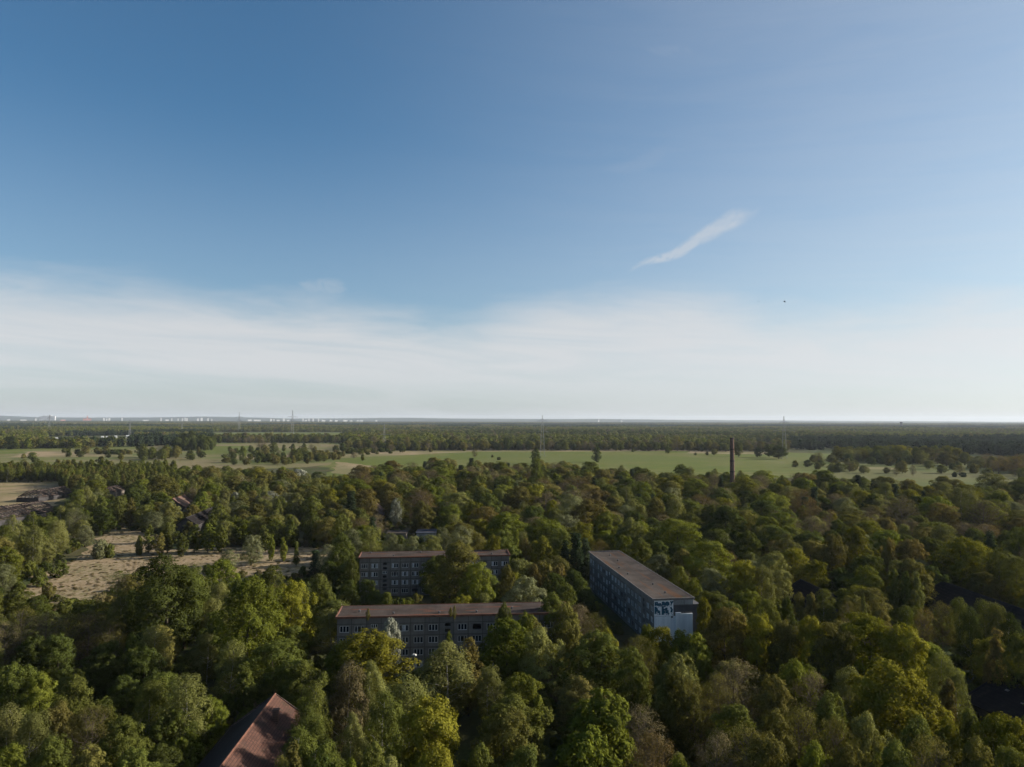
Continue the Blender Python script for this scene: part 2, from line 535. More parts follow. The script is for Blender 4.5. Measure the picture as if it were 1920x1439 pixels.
mb = MB(); mb.add([(-34000, -1500, 0), (34000, -1500, 0), (34000, 25600, 0), (-34000, 25600, 0)], [(0, 1, 2, 3)])
tag(mb.build("ground", M_GROUND), kind="structure")
grid_sheet("dry_clearing", [(20, 1135), (60, 1085), (150, 1045), (215, 985), (290, 1000), (300, 1030), (450, 1026), (620, 1024), (625, 1075), (430, 1085), (270, 1100), (200, 1160)], .04, M_DRY, 5, 1.5)
grid_sheet("dry_clearing", [(-200, 962), (-200, 900), (20, 896), (115, 900), (130, 925), (100, 950)], .05, M_TAN, 8, 2.0)
grid_sheet("meadow", [(600, 905), (620, 868), (660, 851), (900, 844), (1300, 842), (1420, 846), (1580, 852), (1640, 872), (1600, 895)], .06, M_MEADOW, 25, 5.0)
grid_sheet("meadow", [(1540, 900), (1560, 860), (1700, 858), (2100, 862), (2100, 925), (1700, 915)], .09, M_MEADOW3, 25, 4.0)
grid_sheet("field_strip", [(610, 858), (690, 847), (900, 841), (1330, 841), (1440, 848), (1300, 846.5), (900, 847.5), (690, 857)], .12, M_TAN, 30, 3.0)
grid_sheet("meadow", [(-200, 872), (-200, 838), (200, 832), (640, 829), (680, 850), (640, 872), (400, 885), (100, 875)], .03, M_MEADOW2, 25, 4.0, seed=5)
grid_sheet("field", [(-200, 852), (-200, 842), (40, 843), (60, 849), (0, 853)], .12, M_MEADOW, 25, 3.0)
grid_sheet("field_strip", [(20, 857), (60, 846), (130, 844), (136, 850), (250, 853), (240, 856), (110, 858)], .13, M_TAN, 20, 3.0)
grid_sheet("field", [(370, 852), (385, 837), (470, 836), (480, 848), (440, 854)], .12, M_MEADOW, 25, 3.0)
grid_sheet("field", [(385, 819), (400, 811.5), (660, 811.5), (655, 817), (520, 820)], .12, M_MEADOW, 60, 6.0)
grid_sheet("field", [(100, 823), (230, 821), (310, 818), (320, 820), (180, 825)], .12, M_MEADOW2, 60, 5.0)
grid_sheet("field", [(1395, 838), (1400, 831), (1452, 831), (1450, 838)], .12, M_MEADOW2, 40, 4.0)
grid_sheet("field", [(560, 827), (700, 833), (700, 838), (600, 838)], .14, M_MEADOW2, 40, 4.0)
grid_sheet("path", [(596, 1225), (600, 1135), (634, 1135), (634, 1215)], .05, M_PATH, 2, .4)

grid_sheet("field_strip", [(430, 862), (440, 855), (640, 852), (660, 858), (560, 864)], .15, M_TAN, 20, 3.0)
grid_sheet("field_strip", [(1285, 851), (1295, 845.5), (1440, 847), (1440, 852)], .15, M_TAN, 20, 3.0)
grid_sheet("field_strip", [(632, 866), (700, 874), (690, 892), (625, 888)], .15, M_TAN, 15, 2.5)
grid_sheet("field_strip", [(1590, 880), (1600, 876), (1700, 878), (1690, 882)], .15, M_TAN, 15, 2.5)
grid_sheet("field", [(60, 842), (80, 838), (250, 836), (255, 839), (120, 843)], .15, M_MEADOW, 20, 3.0)

# hills at the horizon
mb = MB()
hp = [(-400, 782), (-100, 779), (0, 780), (60, 782.5), (150, 783.3), (280, 783), (350, 781.8), (390, 781.4), (450, 782.6), (540, 785.2), (640, 784.8), (760, 783.6), (880, 785.4), (1000, 786.2), (1130, 786), (1280, 788), (1450, 788.6), (1600, 789.8), (1740, 790.4), (1920, 791.6), (2300, 793)]
xs = np.linspace(-400, 2300, 200)
tops = np.interp(xs, [p[0] for p in hp], [p[1] for p in hp]) + np.convolve(rng.normal(0, .5, 220), np.ones(12) / 12, 'same')[:200] * 1.2
rows = []
for dist, k in ((18600, 0), (20000, .55), (22000, 1), (23500, .9), (25200, 0)):
    row = []
    for x, y in zip(xs, tops):
        X, Y, Z = at_far(x, y, 22000.0)
        s = dist / 22000.0
        row.append((X * s, dist, max(Z, 18) * k * (1 if k < 1 else 1) - (0.5 if k == 0 else 0)))
    rows.append(row)
nx = len(xs)
fs = [(i * nx + j, i * nx + j + 1, (i + 1) * nx + j + 1, (i + 1) * nx + j) for i in range(4) for j in range(nx - 1)]
mb.add([p for r_ in rows for p in r_], fs)
tag(mb.build("hills", M_HILL), kind="structure")


# ------------------------------------------------------------------ apartment blocks
def facade(mb, L, z0, z1, holes, xf, rev=0.3):
    """wall sheet with real openings; xf maps (u, depth, z) to the block's space"""
    us = sorted({0.0, L} | {a for h in holes for a in (h[0], h[1])})
    zs = sorted({z0, z1} | {a for h in holes for a in (h[2], h[3])})
    inside = lambda u, z: any(h[0] < u < h[1] and h[2] < z < h[3] for h in holes)
    for i in range(len(us) - 1):
        for j in range(len(zs) - 1):
            if us[i + 1] - us[i] < 1e-4 or zs[j + 1] - zs[j] < 1e-4: continue
            if inside((us[i] + us[i + 1]) / 2, (zs[j] + zs[j + 1]) / 2): continue
            a, b, c, d = us[i], us[i + 1], zs[j], zs[j + 1]
            mb.add([xf(a, 0, c), xf(b, 0, c), xf(b, 0, d), xf(a, 0, d)], [(0, 1, 2, 3)])
    for a, b, c, d in holes:
        for p, q in (((a, c), (b, c)), ((b, c), (b, d)), ((b, d), (a, d)), ((a, d), (a, c))):
            mb.add([xf(p[0], 0, p[1]), xf(q[0], 0, q[1]), xf(q[0], rev, q[1]), xf(p[0], rev, p[1])], [(0, 1, 2, 3)])


WIN_MESH = {}


def window_meshes(w, h, kind):
    key = (w, h, kind)
    if key in WIN_MESH: return WIN_MESH[key]
    f = MB(); t = .09; d0, d1 = .10, .19
    f.box((-w / 2, d0, -h / 2), (w / 2, d1, -h / 2 + t)); f.box((-w / 2, d0, h / 2 - t), (w / 2, d1, h / 2))
    f.box((-w / 2, d0, -h / 2 + t), (-w / 2 + t, d1, h / 2 - t)); f.box((w / 2 - t, d0, -h / 2 + t), (w / 2, d1, h / 2 - t))
    pane = None
    if kind < 6:
        for k in (-1, 1):
            x = k * w / 6 + (.08 * k if kind == 2 else 0)
            f.box((x - .07, d0, -h / 2 + t), (x + .07, d1, h / 2 - t))
        fills = {0: [0], 1: [1], 2: [], 3: [0, 2], 4: [], 5: [2]}[kind]
        for s in fills:
            x0 = -w / 2 + t + s * w / 3 + .10
            f.box((x0, d0 + .02, -h / 2 + t), (x0 + w / 3 - .26, d1 - .02, h / 2 - t), 1)
        if kind in (0, 1, 3, 4):
            p = MB(); p.add([(-w / 2, .24, -h / 2), (w / 2, .24, -h / 2), (w / 2, .24, h / 2), (-w / 2, .24, h / 2)], [(0, 1, 2, 3)])
            pane = p.mesh("pane", M_GLASS)
    WIN_MESH[key] = (f.mesh("window", [M_FRAME if kind != 6 else M_FRAME_D, M_CURTAIN]), pane)
    return WIN_MESH[key]


def block(name, label, corner, rz, L, D, HT, bays, sideL=True, felt=None, trim=None, seed=1, face='front', stair=(2, 7, 12, 17)):
    """slab block; local x along the windowed facade, y into the building"""
    r = random.Random(seed)
    root = empty(name, (corner[0], corner[1], 0), rz)
    tag(root, label, "apartment block")
    bw = L / bays
    holes = []; wins = []
    for b in range(bays):
        c = (b + .5) * bw
        if b in stair:
            for k in range(7):
                z = HT - 2.35 - 1.4 * k
                if z < 1.2: break
                holes.append((c - .75, c + .75, z - .48, z + .48)); wins.append((c, z, 1.5, .96, r.choice((4, 6, 6))))
        else:
            for k in range(4):
                z = HT - 2.95 - 2.8 * k
                holes.append((c - 1.08, c + 1.08, z - .74, z + .74)); wins.append((c, z, 2.16, 1.48, r.choice((0, 1, 3, 4, 4, 5, 2, 2, 6))))
    wl = MB()
    facade(wl, L, 0, HT - .35, holes, lambda u, d, z: (u, d, z))
    wl.add([(0, 0, 0), (0, D, 0), (0, D, HT - .35), (0, 0, HT - .35)], [(3, 2, 1, 0)])
    wl.add([(L, 0, 0), (L, D, 0), (L, D, HT - .35), (L, 0, HT - .35)], [(0, 1, 2, 3)])
    wl.add([(0, D, 0), (L, D, 0), (L, D, HT - .35), (0, D, HT - .35)], [(3, 2, 1, 0)])
    wl.build("wall", M_CONC, root)
    fl = MB()
    for k in range(4): fl.box((.02, .34, HT - 4.4 - 2.8 * k), (L - .02, D - .02, HT - 4.2 - 2.8 * k))
    fl.box((.03, D * .5, .1), (L - .03, D * .5 + .15, HT - .5))
    fl.build("floor_slab", M_CONC_D, root)
    for c, z, w, h, kind in wins:
        fm, pm = window_meshes(w, h, kind)
        o = bpy.data.objects.new("window", fm); o.location = (c, 0, z); link(o, root)
        if pm:
            p = bpy.data.objects.new("pane", pm); link(p, o)
    # roof: slightly dished felt with a raised rim
    rf = MB(); nu = 24; nv = 6; ov = .35
    for i in range(nu + 1):
        for j in range(nv + 1):
            u = -ov + (L + 2 * ov) * i / nu; v = -ov + (D + 2 * ov) * j / nv
            rf.v.append((u, v, HT - .02 - .22 * math.sin(math.pi * j / nv) + .05 * r.uniform(-1, 1) * (0 < j < nv)))
    for i in range(nu):
        for j in range(nv):
            a = i * (nv + 1) + j
            rf.f.append((a, a + nv + 1, a + nv + 2, a + 1)); rf.m.append(0)
    rf.box((-ov + .02, -ov + .02, HT - .36), (L + ov - .02, D + ov - .02, HT - .30))
    roof = rf.build("roof", felt or M_FELT, root)
    tr = MB()
    tr.box((-ov - .03, -ov - .03, HT - .42), (L + ov + .03, -ov + .14, HT + .06)); tr.box((-ov - .03, D + ov - .14, HT - .42), (L + ov + .03, D + ov + .03, HT + .06))
    tr.box((-ov - .03, -ov + .14, HT - .42), (-ov + .22, D + ov - .14, HT + .10)); tr.box((L + ov - .22, -ov + .14, HT - .42), (L + ov + .03, D + ov - .14, HT + .10))
    tr.build("roof_edge", trim or M_TRIM_G, root)
    for k in range(6):
        u = L * (k + .5 + r.uniform(-.2, .2)) / 6; v = D * r.choice((.22, .5, .8))
        vt = MB(); vt.tube([(u, v, HT - .25), (u, v, HT + .22)], [.2, .2], 8); vt.tube([(u, v, HT + .22), (u, v, HT + .32)], [.36, .28], 8)
        vt.build("vent_pipe", M_CONC_D, roof)
    return root


ROOFH = 13.0
# front block
A = at(632, 1157, ROOFH); B = at(920, 1151, ROOFH)
rz1 = math.atan2(B[1] - A[1], B[0] - A[0])
front = block("apartment_block", "long grey four storey block nearest the camera with trees hiding its lower floors", A, rz1, 55.0, 9.4, ROOFH, 16, felt=M_FELT2, trim=M_TRIM, seed=4)
# rear block
A2 = at(674, 1045.5, ROOFH); B2 = at(955, 1040.5, ROOFH)
rz2 = math.atan2(B2[1] - A2[1], B2[0] - A2[0])
rear = block("apartment_block", "grey four storey block behind the front one, half hidden by a big olive-green oak", A2, rz2, math.dist(A2, B2), 9.4, ROOFH, 15, felt=M_FELT2, trim=M_TRIM, seed=9)
# right block: windowed long side faces left, gable faces the camera
C1 = at(1226, 1123, ROOFH); C2 = at(1105.5, 1034.5, ROOFH)
rz3 = math.atan2(C1[1] - C2[1], C1[0] - C2[0])       # x runs from the far end to the near gable
L3 = math.dist(C1, C2); D3 = 10.6
right = block("apartment_block", "long grey block seen end-on at right with a white graffiti panel on its gable", C2, rz3, L3, D3, ROOFH, 20, seed=14, felt=M_FELT, trim=M_TRIM_G)
# gable cladding (local x = L3 plane, y 0..D3)
g = MB(); g.box((L3 + .004, .05, 8.5), (L3 + .10, 5.2, ROOFH - .45)); pan = g.build("graffiti_panel", M_GRAF_BG, right)
pan["label"] = "white painted panel with dark teal graffiti lettering"
gl = MB()


def stroke(y0, z0, y1, z1, w):
    dy, dz = y1 - y0, z1 - z0; l = math.hypot(dy, dz) or 1; ny, nz = -dz / l * w / 2, dy / l * w / 2
    x = L3 + .106 + .0015 * (len(gl.f) % 5)
    gl.add([(x, y0 + ny, z0 + nz), (x, y0 - ny, z0 - nz), (x, y1 - ny, z1 - nz), (x, y1 + ny, z1 + nz)], [(0, 1, 2, 3)])


# two rows of hand-painted strokes, traced from the panel (units: panel fractions)
def S(a, b, c, d, w=.075):
    stroke(.05 + a * 5.1, ROOFH - .5 - b * 4.0, .05 + c * 5.1, ROOFH - .5 - d * 4.0, w * 5.1)


for st in ((.07, .08, .07, .33, .10), (.16, .08, .17, .34, .07), (.07, .12, .19, .12), (.07, .24, .19, .26), (.19, .18, .27, .36, .08), (.28, .16, .27, .36, .08), (.33, .17, .37, .38, .07), (.28, .24, .40, .30),
           (.45, .08, .45, .33, .10), (.53, .10, .53, .34, .08), (.45, .10, .55, .16), (.60, .13, .60, .35, .09), (.60, .14, .75, .12, .08), (.68, .14, .70, .36, .08), (.76, .12, .77, .33, .08), (.62, .26, .76, .24, .07),
           (.86, .06, .92, .20, .08), (.99, .06, .90, .22, .08), (.91, .20, .88, .34, .06),
           (.07, .38, .07, .84, .11), (.07, .60, .20, .60, .10), (.15, .44, .15, .70, .06), (.20, .60, .20, .80, .09), (.28, .64, .29, .92, .07), (.22, .74, .30, .76, .08),
           (.45, .36, .44, .92, .12), (.45, .60, .62, .58, .09), (.52, .40, .60, .40, .06), (.60, .48, .66, .84, .09), (.66, .46, .66, .84, .08), (.53, .66, .53, .84, .08), (.58, .76, .72, .76, .10), (.72, .62, .73, .92, .07), (.77, .80, .77, .86, .05),
           (.86, .44, .94, .62, .09), (.94, .56, .90, .78, .10), (.86, .70, .92, .76, .06)):
    S(*st)
for k in range(26):
    a = rng.uniform(.06, .95); b = rng.uniform(.3, .4) if k % 2 else rng.uniform(.8, .9)
    S(a, b, a + rng.uniform(-.005, .005), b + rng.uniform(.03, .1), .022)
gl.build("graffiti_lettering", M_TEAL, pan)
g = MB()
for k in range(26):                                     # corrugated white cladding, lower left
    y = .05 + k * .218
    g.box((L3 + .004, y, .3), (L3 + .09 + (.03 if k % 2 else 0), y + .218, 8.42))
g.build("cladding_panel", M_WHITE, right)
g = MB(); g.box((L3 + .004, 5.75, .3), (L3 + .55, 7.0, 9.2)); g.box((L3 + .004, 5.72, 9.2), (L3 + .62, 7.1, 9.36))
for k in range(15):
    y = 7.0 + k * .22
    g.box((L3 + .004, y, .3), (L3 + .40 + (.03 if k % 2 else 0), y + .22, 9.02))
g.build("cladding_panel", M_WHITE, right)["label"] = "bluish white cladding panel set forward on the gable"
g = MB(); g.box((L3 + .005, 5.25, 9.45), (L3 + .14, D3 - .05, 11.1)); g.box((L3 + .005, 10.3, .2), (L3 + .08, D3 - .02, 9.4))
g.build("dark_gable_wall", M_CONC_D, right)
g = MB(); g.box((L3 + .005, 5.3, 11.2), (L3 + .09, D3 - .1, ROOFH - .5))
for k in range(6): g.box((L3 + .09, 5.5 + k * .85, 11.2), (L3 + .13, 5.62 + k * .85, ROOFH - .5))
g.build("gable_window_strip", M_CONC2, right)
g = MB(); g.box((L3 - 9, D3 + .03, 0), (L3 - .1, D3 + 1.9, 11.0)); g.box((L3 - 9.1, D3 + .03, 11.0), (L3, D3 + 2.0, 11.25))
g.build("side_annexe", M_CONC_D, right)
g = MB(); g.box((L3 + .11, 4.55, 8.05), (L3 + .3, 5.0, 8.4)); g.build("wall_lamp", M_CONC_D, right)

# saplings growing on the front roof are added with the trees below


# ------------------------------------------------------------------ barracks
def barrack(name, label, px, py, ridge, length, width, eave, m_roof, m_wall, rz=0.0, broken=False, pxpy_world=None, seed=2, cat="barrack"):
    """long gabled hut, ridge along local y; placed by the far end of its ridge, body running toward the camera"""
    r = random.Random(seed)
    X, Y = pxpy_world or at(px, py, ridge)
    root = empty(name, (X, Y, 0), rz); tag(root, label, cat)
    w = width / 2; L = length
    wl = MB()
    for y in (0, -L):
        if broken: wl.add([(-w, y, 0), (w, y, 0), (w, y, eave), (-w, y, eave)], [(0, 1, 2, 3)])
        else: wl.add([(-w, y, 0), (w, y, 0), (w, y, eave), (0, y, ridge - .25), (-w, y, eave)], [(0, 1, 2, 3, 4)])
    holes = [(a, a + 1.3, 1.2, 2.5) for a in np.arange(2, L - 3, 3.4)]
    facade(wl, L, 0, eave, [(float(a), float(b), c, d) for a, b, c, d in holes], lambda u, d, z: (-w + d, -u, z))
    wl.add([(w, 0, 0), (w, -L, 0), (w, -L, eave), (w, 0, eave)], [(0, 1, 2, 3)])
    wl.build("wall", m_wall, root)
    sl = math.atan2(ridge - eave, w); ov = .5
    rf = MB()
    if not broken:
        nseg = 16
        for sgn in (-1, 1):
            for i in range(nseg):
                for j in range(5):
                    y0 = .4 - (L + .8) * i / nseg; y1 = .4 - (L + .8) * (i + 1) / nseg
                    t0 = j / 5; t1 = (j + 1) / 5
                    sag = lambda y, t: -.18 * math.sin(math.pi * t) * (1 + .8 * math.sin(y * .35 + seed))
                    q = lambda t, y: (sgn * t * (w + ov), y, ridge - t * (w + ov) * math.tan(sl) + sag(y, t))
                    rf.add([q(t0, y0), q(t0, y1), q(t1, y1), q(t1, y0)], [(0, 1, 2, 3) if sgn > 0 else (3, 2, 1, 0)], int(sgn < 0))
            e = lambda y: (sgn * (w + ov), y, eave - ov * math.tan(sl) - .12)
            rf.bar(e(.4), e(-L - .4), .1, .16)
        rf.build("roof", [m_roof, M_TILE_SHADE if m_roof is M_TILE else m_roof], root)  # left slope of red tile roofs takes the copy with painted-in shade
        rc = MB(); rc.tube([(0, .42, ridge + .02), (0, -L - .42, ridge + .02)], [.16, .16], 8); rc.build("ridge_cap", M_TRIM if m_roof in (M_TILE, M_TILE_B) else M_TAR_TRIM, root)
        vb = MB()
        for y in (.44, -L - .44):
            for sgn in (-1, 1): vb.bar((0, y, ridge - .02), (sgn * (w + ov), y, ridge - (w + ov) * math.tan(sl) - .02), .12, .22)
        vb.build("verge_board", M_TAR_TRIM if m_roof is M_TAR else M_WOOD, root)
    else:
        # stripped roof: bare rafters, some purlins and torn panels
        k = 0; y = 0.0
        while y > -L:
            for sgn in (-1, 1):
                if r.random() < .82:
                    dz = r.uniform(-.5, .1); c = r.uniform(.75, 1.0)
                    rf.bar((sgn * .1, y + r.uniform(-.2, .2), ridge + dz), (sgn * w * c, y + r.uniform(-.6, .6), ridge - (ridge - eave) * c + dz * .3), .16, .24)
            y -= .95
        for sgn in (-1, 1):
            for t in (.15, .4, .65, .9):
                a = -r.uniform(0, 4); b = -L + r.uniform(0, 8)
                rf.bar((sgn * w * t, a, ridge - (ridge - eave) * t + .2), (sgn * w * t, b, ridge - (ridge - eave) * t + r.uniform(-.8, .2)), .18, .18)
        rf.build("rafter", M_WOOD, root)["label"] = "bare rafters and purlins of the stripped roof"
        pn = MB()
        for i in range(int(L / 1.6)):
            for sgn in (-1, 1):
                if r.random() < .45:
                    y0 = -i * 1.6; y1 = y0 - r.uniform(1.2, 1.7); t0 = r.uniform(0, .5); t1 = t0 + r.uniform(.2, .5)
                    zz = lambda t: ridge - (ridge - eave) * t + .34 + r.uniform(-.25, .1)
                    pn.add([(sgn * w * t0, y0, zz(t0)), (sgn * w * t0, y1, zz(t0)), (sgn * w * t1, y1, zz(t1)), (sgn * w * t1, y0, zz(t1))], [(0, 1, 2, 3)])
        pn.build("roof_panel", M_TAR, root)
    for a, b, c, d in holes[:14]:
        f = MB(); f.box((-w + .1, -b, c), (-w + .16, -b + .08, d)); f.box((-w + .1, -a - .08, c), (-w + .16, -a, d)); f.box((-w + .1, -b + .08, d - .08), (-w + .16, -a - .08, d)); f.box((-w + .1, -b + .08, c), (-w + .16, -a - .08, c + .08)); f.box((-w + .1, -(a + b) / 2 - .04, c + .08), (-w + .16, -(a + b) / 2 + .04, d - .08))
        f.build("window", M_FRAME_D, root)
    return root


PI = math.pi
RZB = rz3 + PI / 2           # huts run parallel to the right block
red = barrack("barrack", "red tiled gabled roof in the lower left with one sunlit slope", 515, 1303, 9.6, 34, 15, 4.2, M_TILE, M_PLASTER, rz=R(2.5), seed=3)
ch = MB(); ch.box((1.8, -7.6, 7.2), (2.7, -6.8, 9.7)); ch.box((1.7, -7.7, 9.7), (2.8, -6.7, 9.9)); ch.build("chimney", M_BRICK, [c for c in red.children if c.name.startswith("roof")][0])
barrack("barrack", "black roofed hut just right of the graffiti block, half sunk among trees", 1502, 1087, 7.4, 20, 15, 3.2, M_TAR, M_PLASTER_D, rz=R(4), seed=4)
barrack("barrack", "long black roof at the right edge behind two pale birches", 1768, 1091, 8.2, 48, 19, 3.0, M_TAR, M_PLASTER_D, rz=R(3), seed=5)
barrack("barrack", "black roofed hut in the lower right corner with pale patches on its slope", 1890, 1259, 8.4, 22, 22, 4.0, M_TAR, M_PLASTER_D, rz=R(14), seed=6)
corner_hut = [o for o in COL.objects if o.name.startswith("barrack")and o.parent is None][-1]
for t_, y_, dt_, dy_ in ((.40, -3.6, .045, .8), (.55, -8.2, .03, 1.1)):
    zf = lambda t: 8.4 - t * 11.5 * (4.4 / 11) + .05
    m_ = MB(); m_.add([(-t_ * 11.5, y_, zf(t_)), (-t_ * 11.5, y_ - dy_, zf(t_)), (-(t_ + dt_) * 11.5, y_ - dy_, zf(t_ + dt_)), (-(t_ + dt_) * 11.5, y_, zf(t_ + dt_))], [(3, 2, 1, 0)])
    m_.build("roof_patch", M_TRIM_G, corner_hut)
barrack("barrack", "brown tiled ridge poking out between trees in the right half", 1650, 1163, 7.6, 16, 12, 3.2, M_TILE_B, M_PLASTER, rz=R(0), seed=7)
barrack("barrack", "dark sagging roof with a sunlit ridge end behind the dry clearing", 421, 943, 8.6, 66, 10, 5.2, M_TAR, M_PLASTER_D, rz=R(6), seed=8)
barrack("barrack", "small dark roof below the white blossom bushes, its gable facing left", 566, 938, 8.2, 34, 15, 3.2, M_TAR, M_PLASTER_D, rz=R(6), seed=9)
barrack("barrack", "pale brown roof corner left of the white flowering tree behind the rear block", 702, 940, 8.0, 30, 13, 3.2, M_TILE_B, M_PLASTER, rz=R(7), seed=10)
barrack("barrack", "faded red roof corner right of the rusty tree behind the rear block", 836, 937, 8.6, 36, 13, 3.4, M_TILE, M_PLASTER_D, rz=R(7), seed=11)
barrack("barrack", "little dark ridge among trees left of the sagging roof", 346, 928, 8.0, 24, 13, 3.2, M_TILE_B, M_PLASTER_D, rz=R(8), seed=12)
barrack("ruined_barrack", "ruined hut at the left edge with bare rafters and torn panels", 78, 938, 9.0, 66, 26, 3.0, M_TAR, M_PLASTER_D, rz=R(-6), broken=True, seed=13, cat="ruin")
barrack("ruined_barrack", "second ruined hut with broken brown rafters right of the left-edge ruin", 122, 911, 8.0, 40, 16, 3.0, M_TAR, M_PLASTER_D, rz=R(-2), broken=True, seed=14, cat="ruin")
barrack("ruined_barrack", "small ruined roof with two pale rafters among birches behind the left-edge ruin", 222, 909, 7.6, 22, 13, 3.6, M_TAR, M_PLASTER, rz=R(4), broken=True, seed=15, cat="ruin")


def shed(name, label, px, py, w, d, h, mroof, mwall, rz):
    X, Y = at(px, py, h)
    root = empty(name, (X, Y, 0), rz); tag(root, label, "shed")
    b = MB(); b.box((0, 0, 0), (w, d, h - .25)); b.build("wall", mwall, root)
    b = MB(); b.box((-.4, -.4, h - .25), (w + .4, d + .4, h)); b.build("roof", mroof, root)
    b = MB(); b.box((w * .15, -.06, 1.0), (w * .35, -.003, 2.2)); b.build("window", M_GLASS, root)
    b = MB(); b.box((w * .6, -.06, .05), (w * .75, -.003, 2.2)); b.build("door", M_WOOD, root)


shed("shed", "low shed with a pale flat roof behind the rear block", 726, 1000, 9, 9, 4.6, M_FELT, M_PLASTER, R(3))
shed("shed", "low shed with a dark blue-grey flat roof behind the rear block", 781, 999, 9, 11, 4.8, m_felt("roof_blue", (.075, .085, .11), (.06, .07, .09)), M_CONC2, R(3))

# ------------------------------------------------------------------ chimney
CX, CY, _ = at_far(1373, 880, 560)
ct = at_far(1373, 821, 560)[2]
root = empty("factory_chimney", (CX, CY, 0)); tag(root, "tall tapering brick factory chimney rising above the wood", "chimney")
m_ = MB(); zz = [0, ct * .3, ct * .6, ct * .9, ct - 1.2]; CR0, CRT = 2.05, .62
m_.tube([(0, 0, z) for z in zz], [CR0 - CRT * z / ct for z in zz], 16); m_.build("shaft", M_BRICK, root)
m_ = MB(); m_.tube([(0, 0, ct - 1.2), (0, 0, ct - .6), (0, 0, ct)], [1.58, 1.68, 1.55], 16); m_.build("rim", M_BAND, root)
for f in (.42, .80, .60):
    z = ct * f; rr = CR0 - CRT * f
    m_ = MB(); m_.tube([(0, 0, z - .5), (0, 0, z + .5)], [rr + .14, rr + .14], 16); m_.build("band", M_BAND, root)
m_ = MB()
for s in (-.3, .3): m_.tube([(s, -2.2, 1), (s, -1.6, ct - .5)], [.05, .05], 5)
for k in range(60): m_.bar((-.3, -2.18 + .58 * k / 60, 1 + k * (ct - 2) / 60), (.3, -2.18 + .58 * k / 60, 1 + k * (ct - 2) / 60), .05)
m_.build("ladder", M_METAL, root)


# ------------------------------------------------------------------ pylons, lamps, mast
def pylon(label, px, py_base, py_top, arms, rz=0.0, dist=None, base=None, thick=.15):
    if dist is None:
        X, Y = at(px, py_base)
    else:
        X, Y, _ = at_far(px, py_base, dist)
    Z = at_far(px, py_top, Y)[2]
    root = empty("power_pylon", (X, Y, 0), rz); tag(root, label, "pylon", "lattice pylons of the power line")
    t = thick; b = base or Z * .05
    m = MB(); n = 11
    lv = [Z * (1 - (1 - i / n) ** 1.25) for i in range(n + 1)]
    hw = lambda z: b * (1 - z / Z) ** .9 + .35
    for i in range(n):
        z0, z1 = lv[i], lv[i + 1]; a, c = hw(z0), hw(z1)
        q0 = [(-a, -a, z0), (a, -a, z0), (a, a, z0), (-a, a, z0)]; q1 = [(-c, -c, z1), (c, -c, z1), (c, c, z1), (-c, c, z1)]
        for k in range(4):
            m.bar(q0[k], q1[k], t); k2 = (k + 1) % 4
            m.bar(q0[k], q1[k2], t * .5); m.bar(q0[k2], q1[k], t * .5)
    m.build("lattice_mast", M_METAL, root)
    for f, w in arms:
        z = Z * f; w = Z * w; m = MB(); a = hw(z)
        for s in (-1, 1):
            for y in (-a, a):
                m.bar((s * a, y, z), (s * w, 0, z), t * 1.5); m.bar((s * a, y, z + Z * .035), (s * w, 0, z + .1), t * 1.2)
            for k in range(1, 5):
                x = s * (a + (w - a) * k / 5); m.bar((x, -a * (1 - k / 5), z), (x, 0, z + Z * .045 * (1 - k / 5)), t * .5)
            for k in (.55, .98): m.tube([(s * w * k, 0, z), (s * w * k, 0, z - Z * .05)], [.12, .12], 5)
        m.build("crossarm", M_METAL, root)
    return root


D_ARMS = ((.80, .16), (.58, .27))
pylon("lattice power pylon with two crossarms in front of the far wood left of the poplar", 720, 843, 795, D_ARMS, R(-12))
pylon("tall lattice power pylon standing on the meadow above the poplar", 1017, 857, 779, ((.86, .12), (.72, .2), (.60, .16)), R(-14))
pylon("lattice power pylon on the meadow right of the brick chimney", 1471, 861, 781, ((.86, .1), (.66, .24)), R(-10))
pylon("tall thin pylon rising highest above the town on the left horizon", 548, 812, 769, ((.72, .20), (.58, .14)), dist=2700, thick=.34)
pylon("faint pylon on the horizon left of the tallest distant one", 448, 806, 773, ((.74, .2), (.58, .15)), dist=3400, thick=.36)
pylon("small pale pylon against the dark far wood at left", 243, 816, 787, D_ARMS, dist=2500, thick=.32)
pylon("faint pale pylon below the white complex at the far left", 92, 806, 778, D_ARMS, dist=3200, thick=.32)
pylon("small faint pylon above the left fields near the village sheds", 341, 812, 790, D_ARMS, dist=2900, thick=.3)
X, Y, _ = at_far(1690, 800, 5200); zt = at_far(1690, 791.5, 5200)[2]
root = empty("water_tower", (X, Y, 0)); tag(root, "dark narrow tower on the horizon at right", "tower")
m_ = MB(); m_.tube([(0, 0, 0), (0, 0, zt * .8)], [7, 6], 12); m_.build("shaft", M_SLATE, root)
m_ = MB(); m_.tube([(0, 0, zt * .8), (0, 0, zt * .86), (0, 0, zt)], [6.5, 9.5, 9], 12); m_.build("tank", M_SLATE, root)


def lamp(label, px, py, h):
    X, Y = at(px, py, h)
    root = empty("street_lamp", (X, Y, 0)); tag(root, label, "street lamp")
    m = MB(); m.tube([(0, 0, 0), (0, 0, h - .4), (.1, -.05, h - .1), (.6, -.1, h)], [.09, .07, .06, .05], 8); m.build("pole", M_TRIM_G, root)
    m = MB(); m.tube([(.5, -.1, h - .02), (.8, -.12, h + .1), (1.3, -.15, h + .08), (1.5, -.16, h)], [.12, .26, .26, .1], 10); m.build("lamp_head", M_LAMP, root)


lamp("old street lamp with a pale head at the left corner of the front block", 629, 1192, 8.5)
lamp("old street lamp with a white head before the front block, right of the blossom tree", 768, 1229, 8.5)


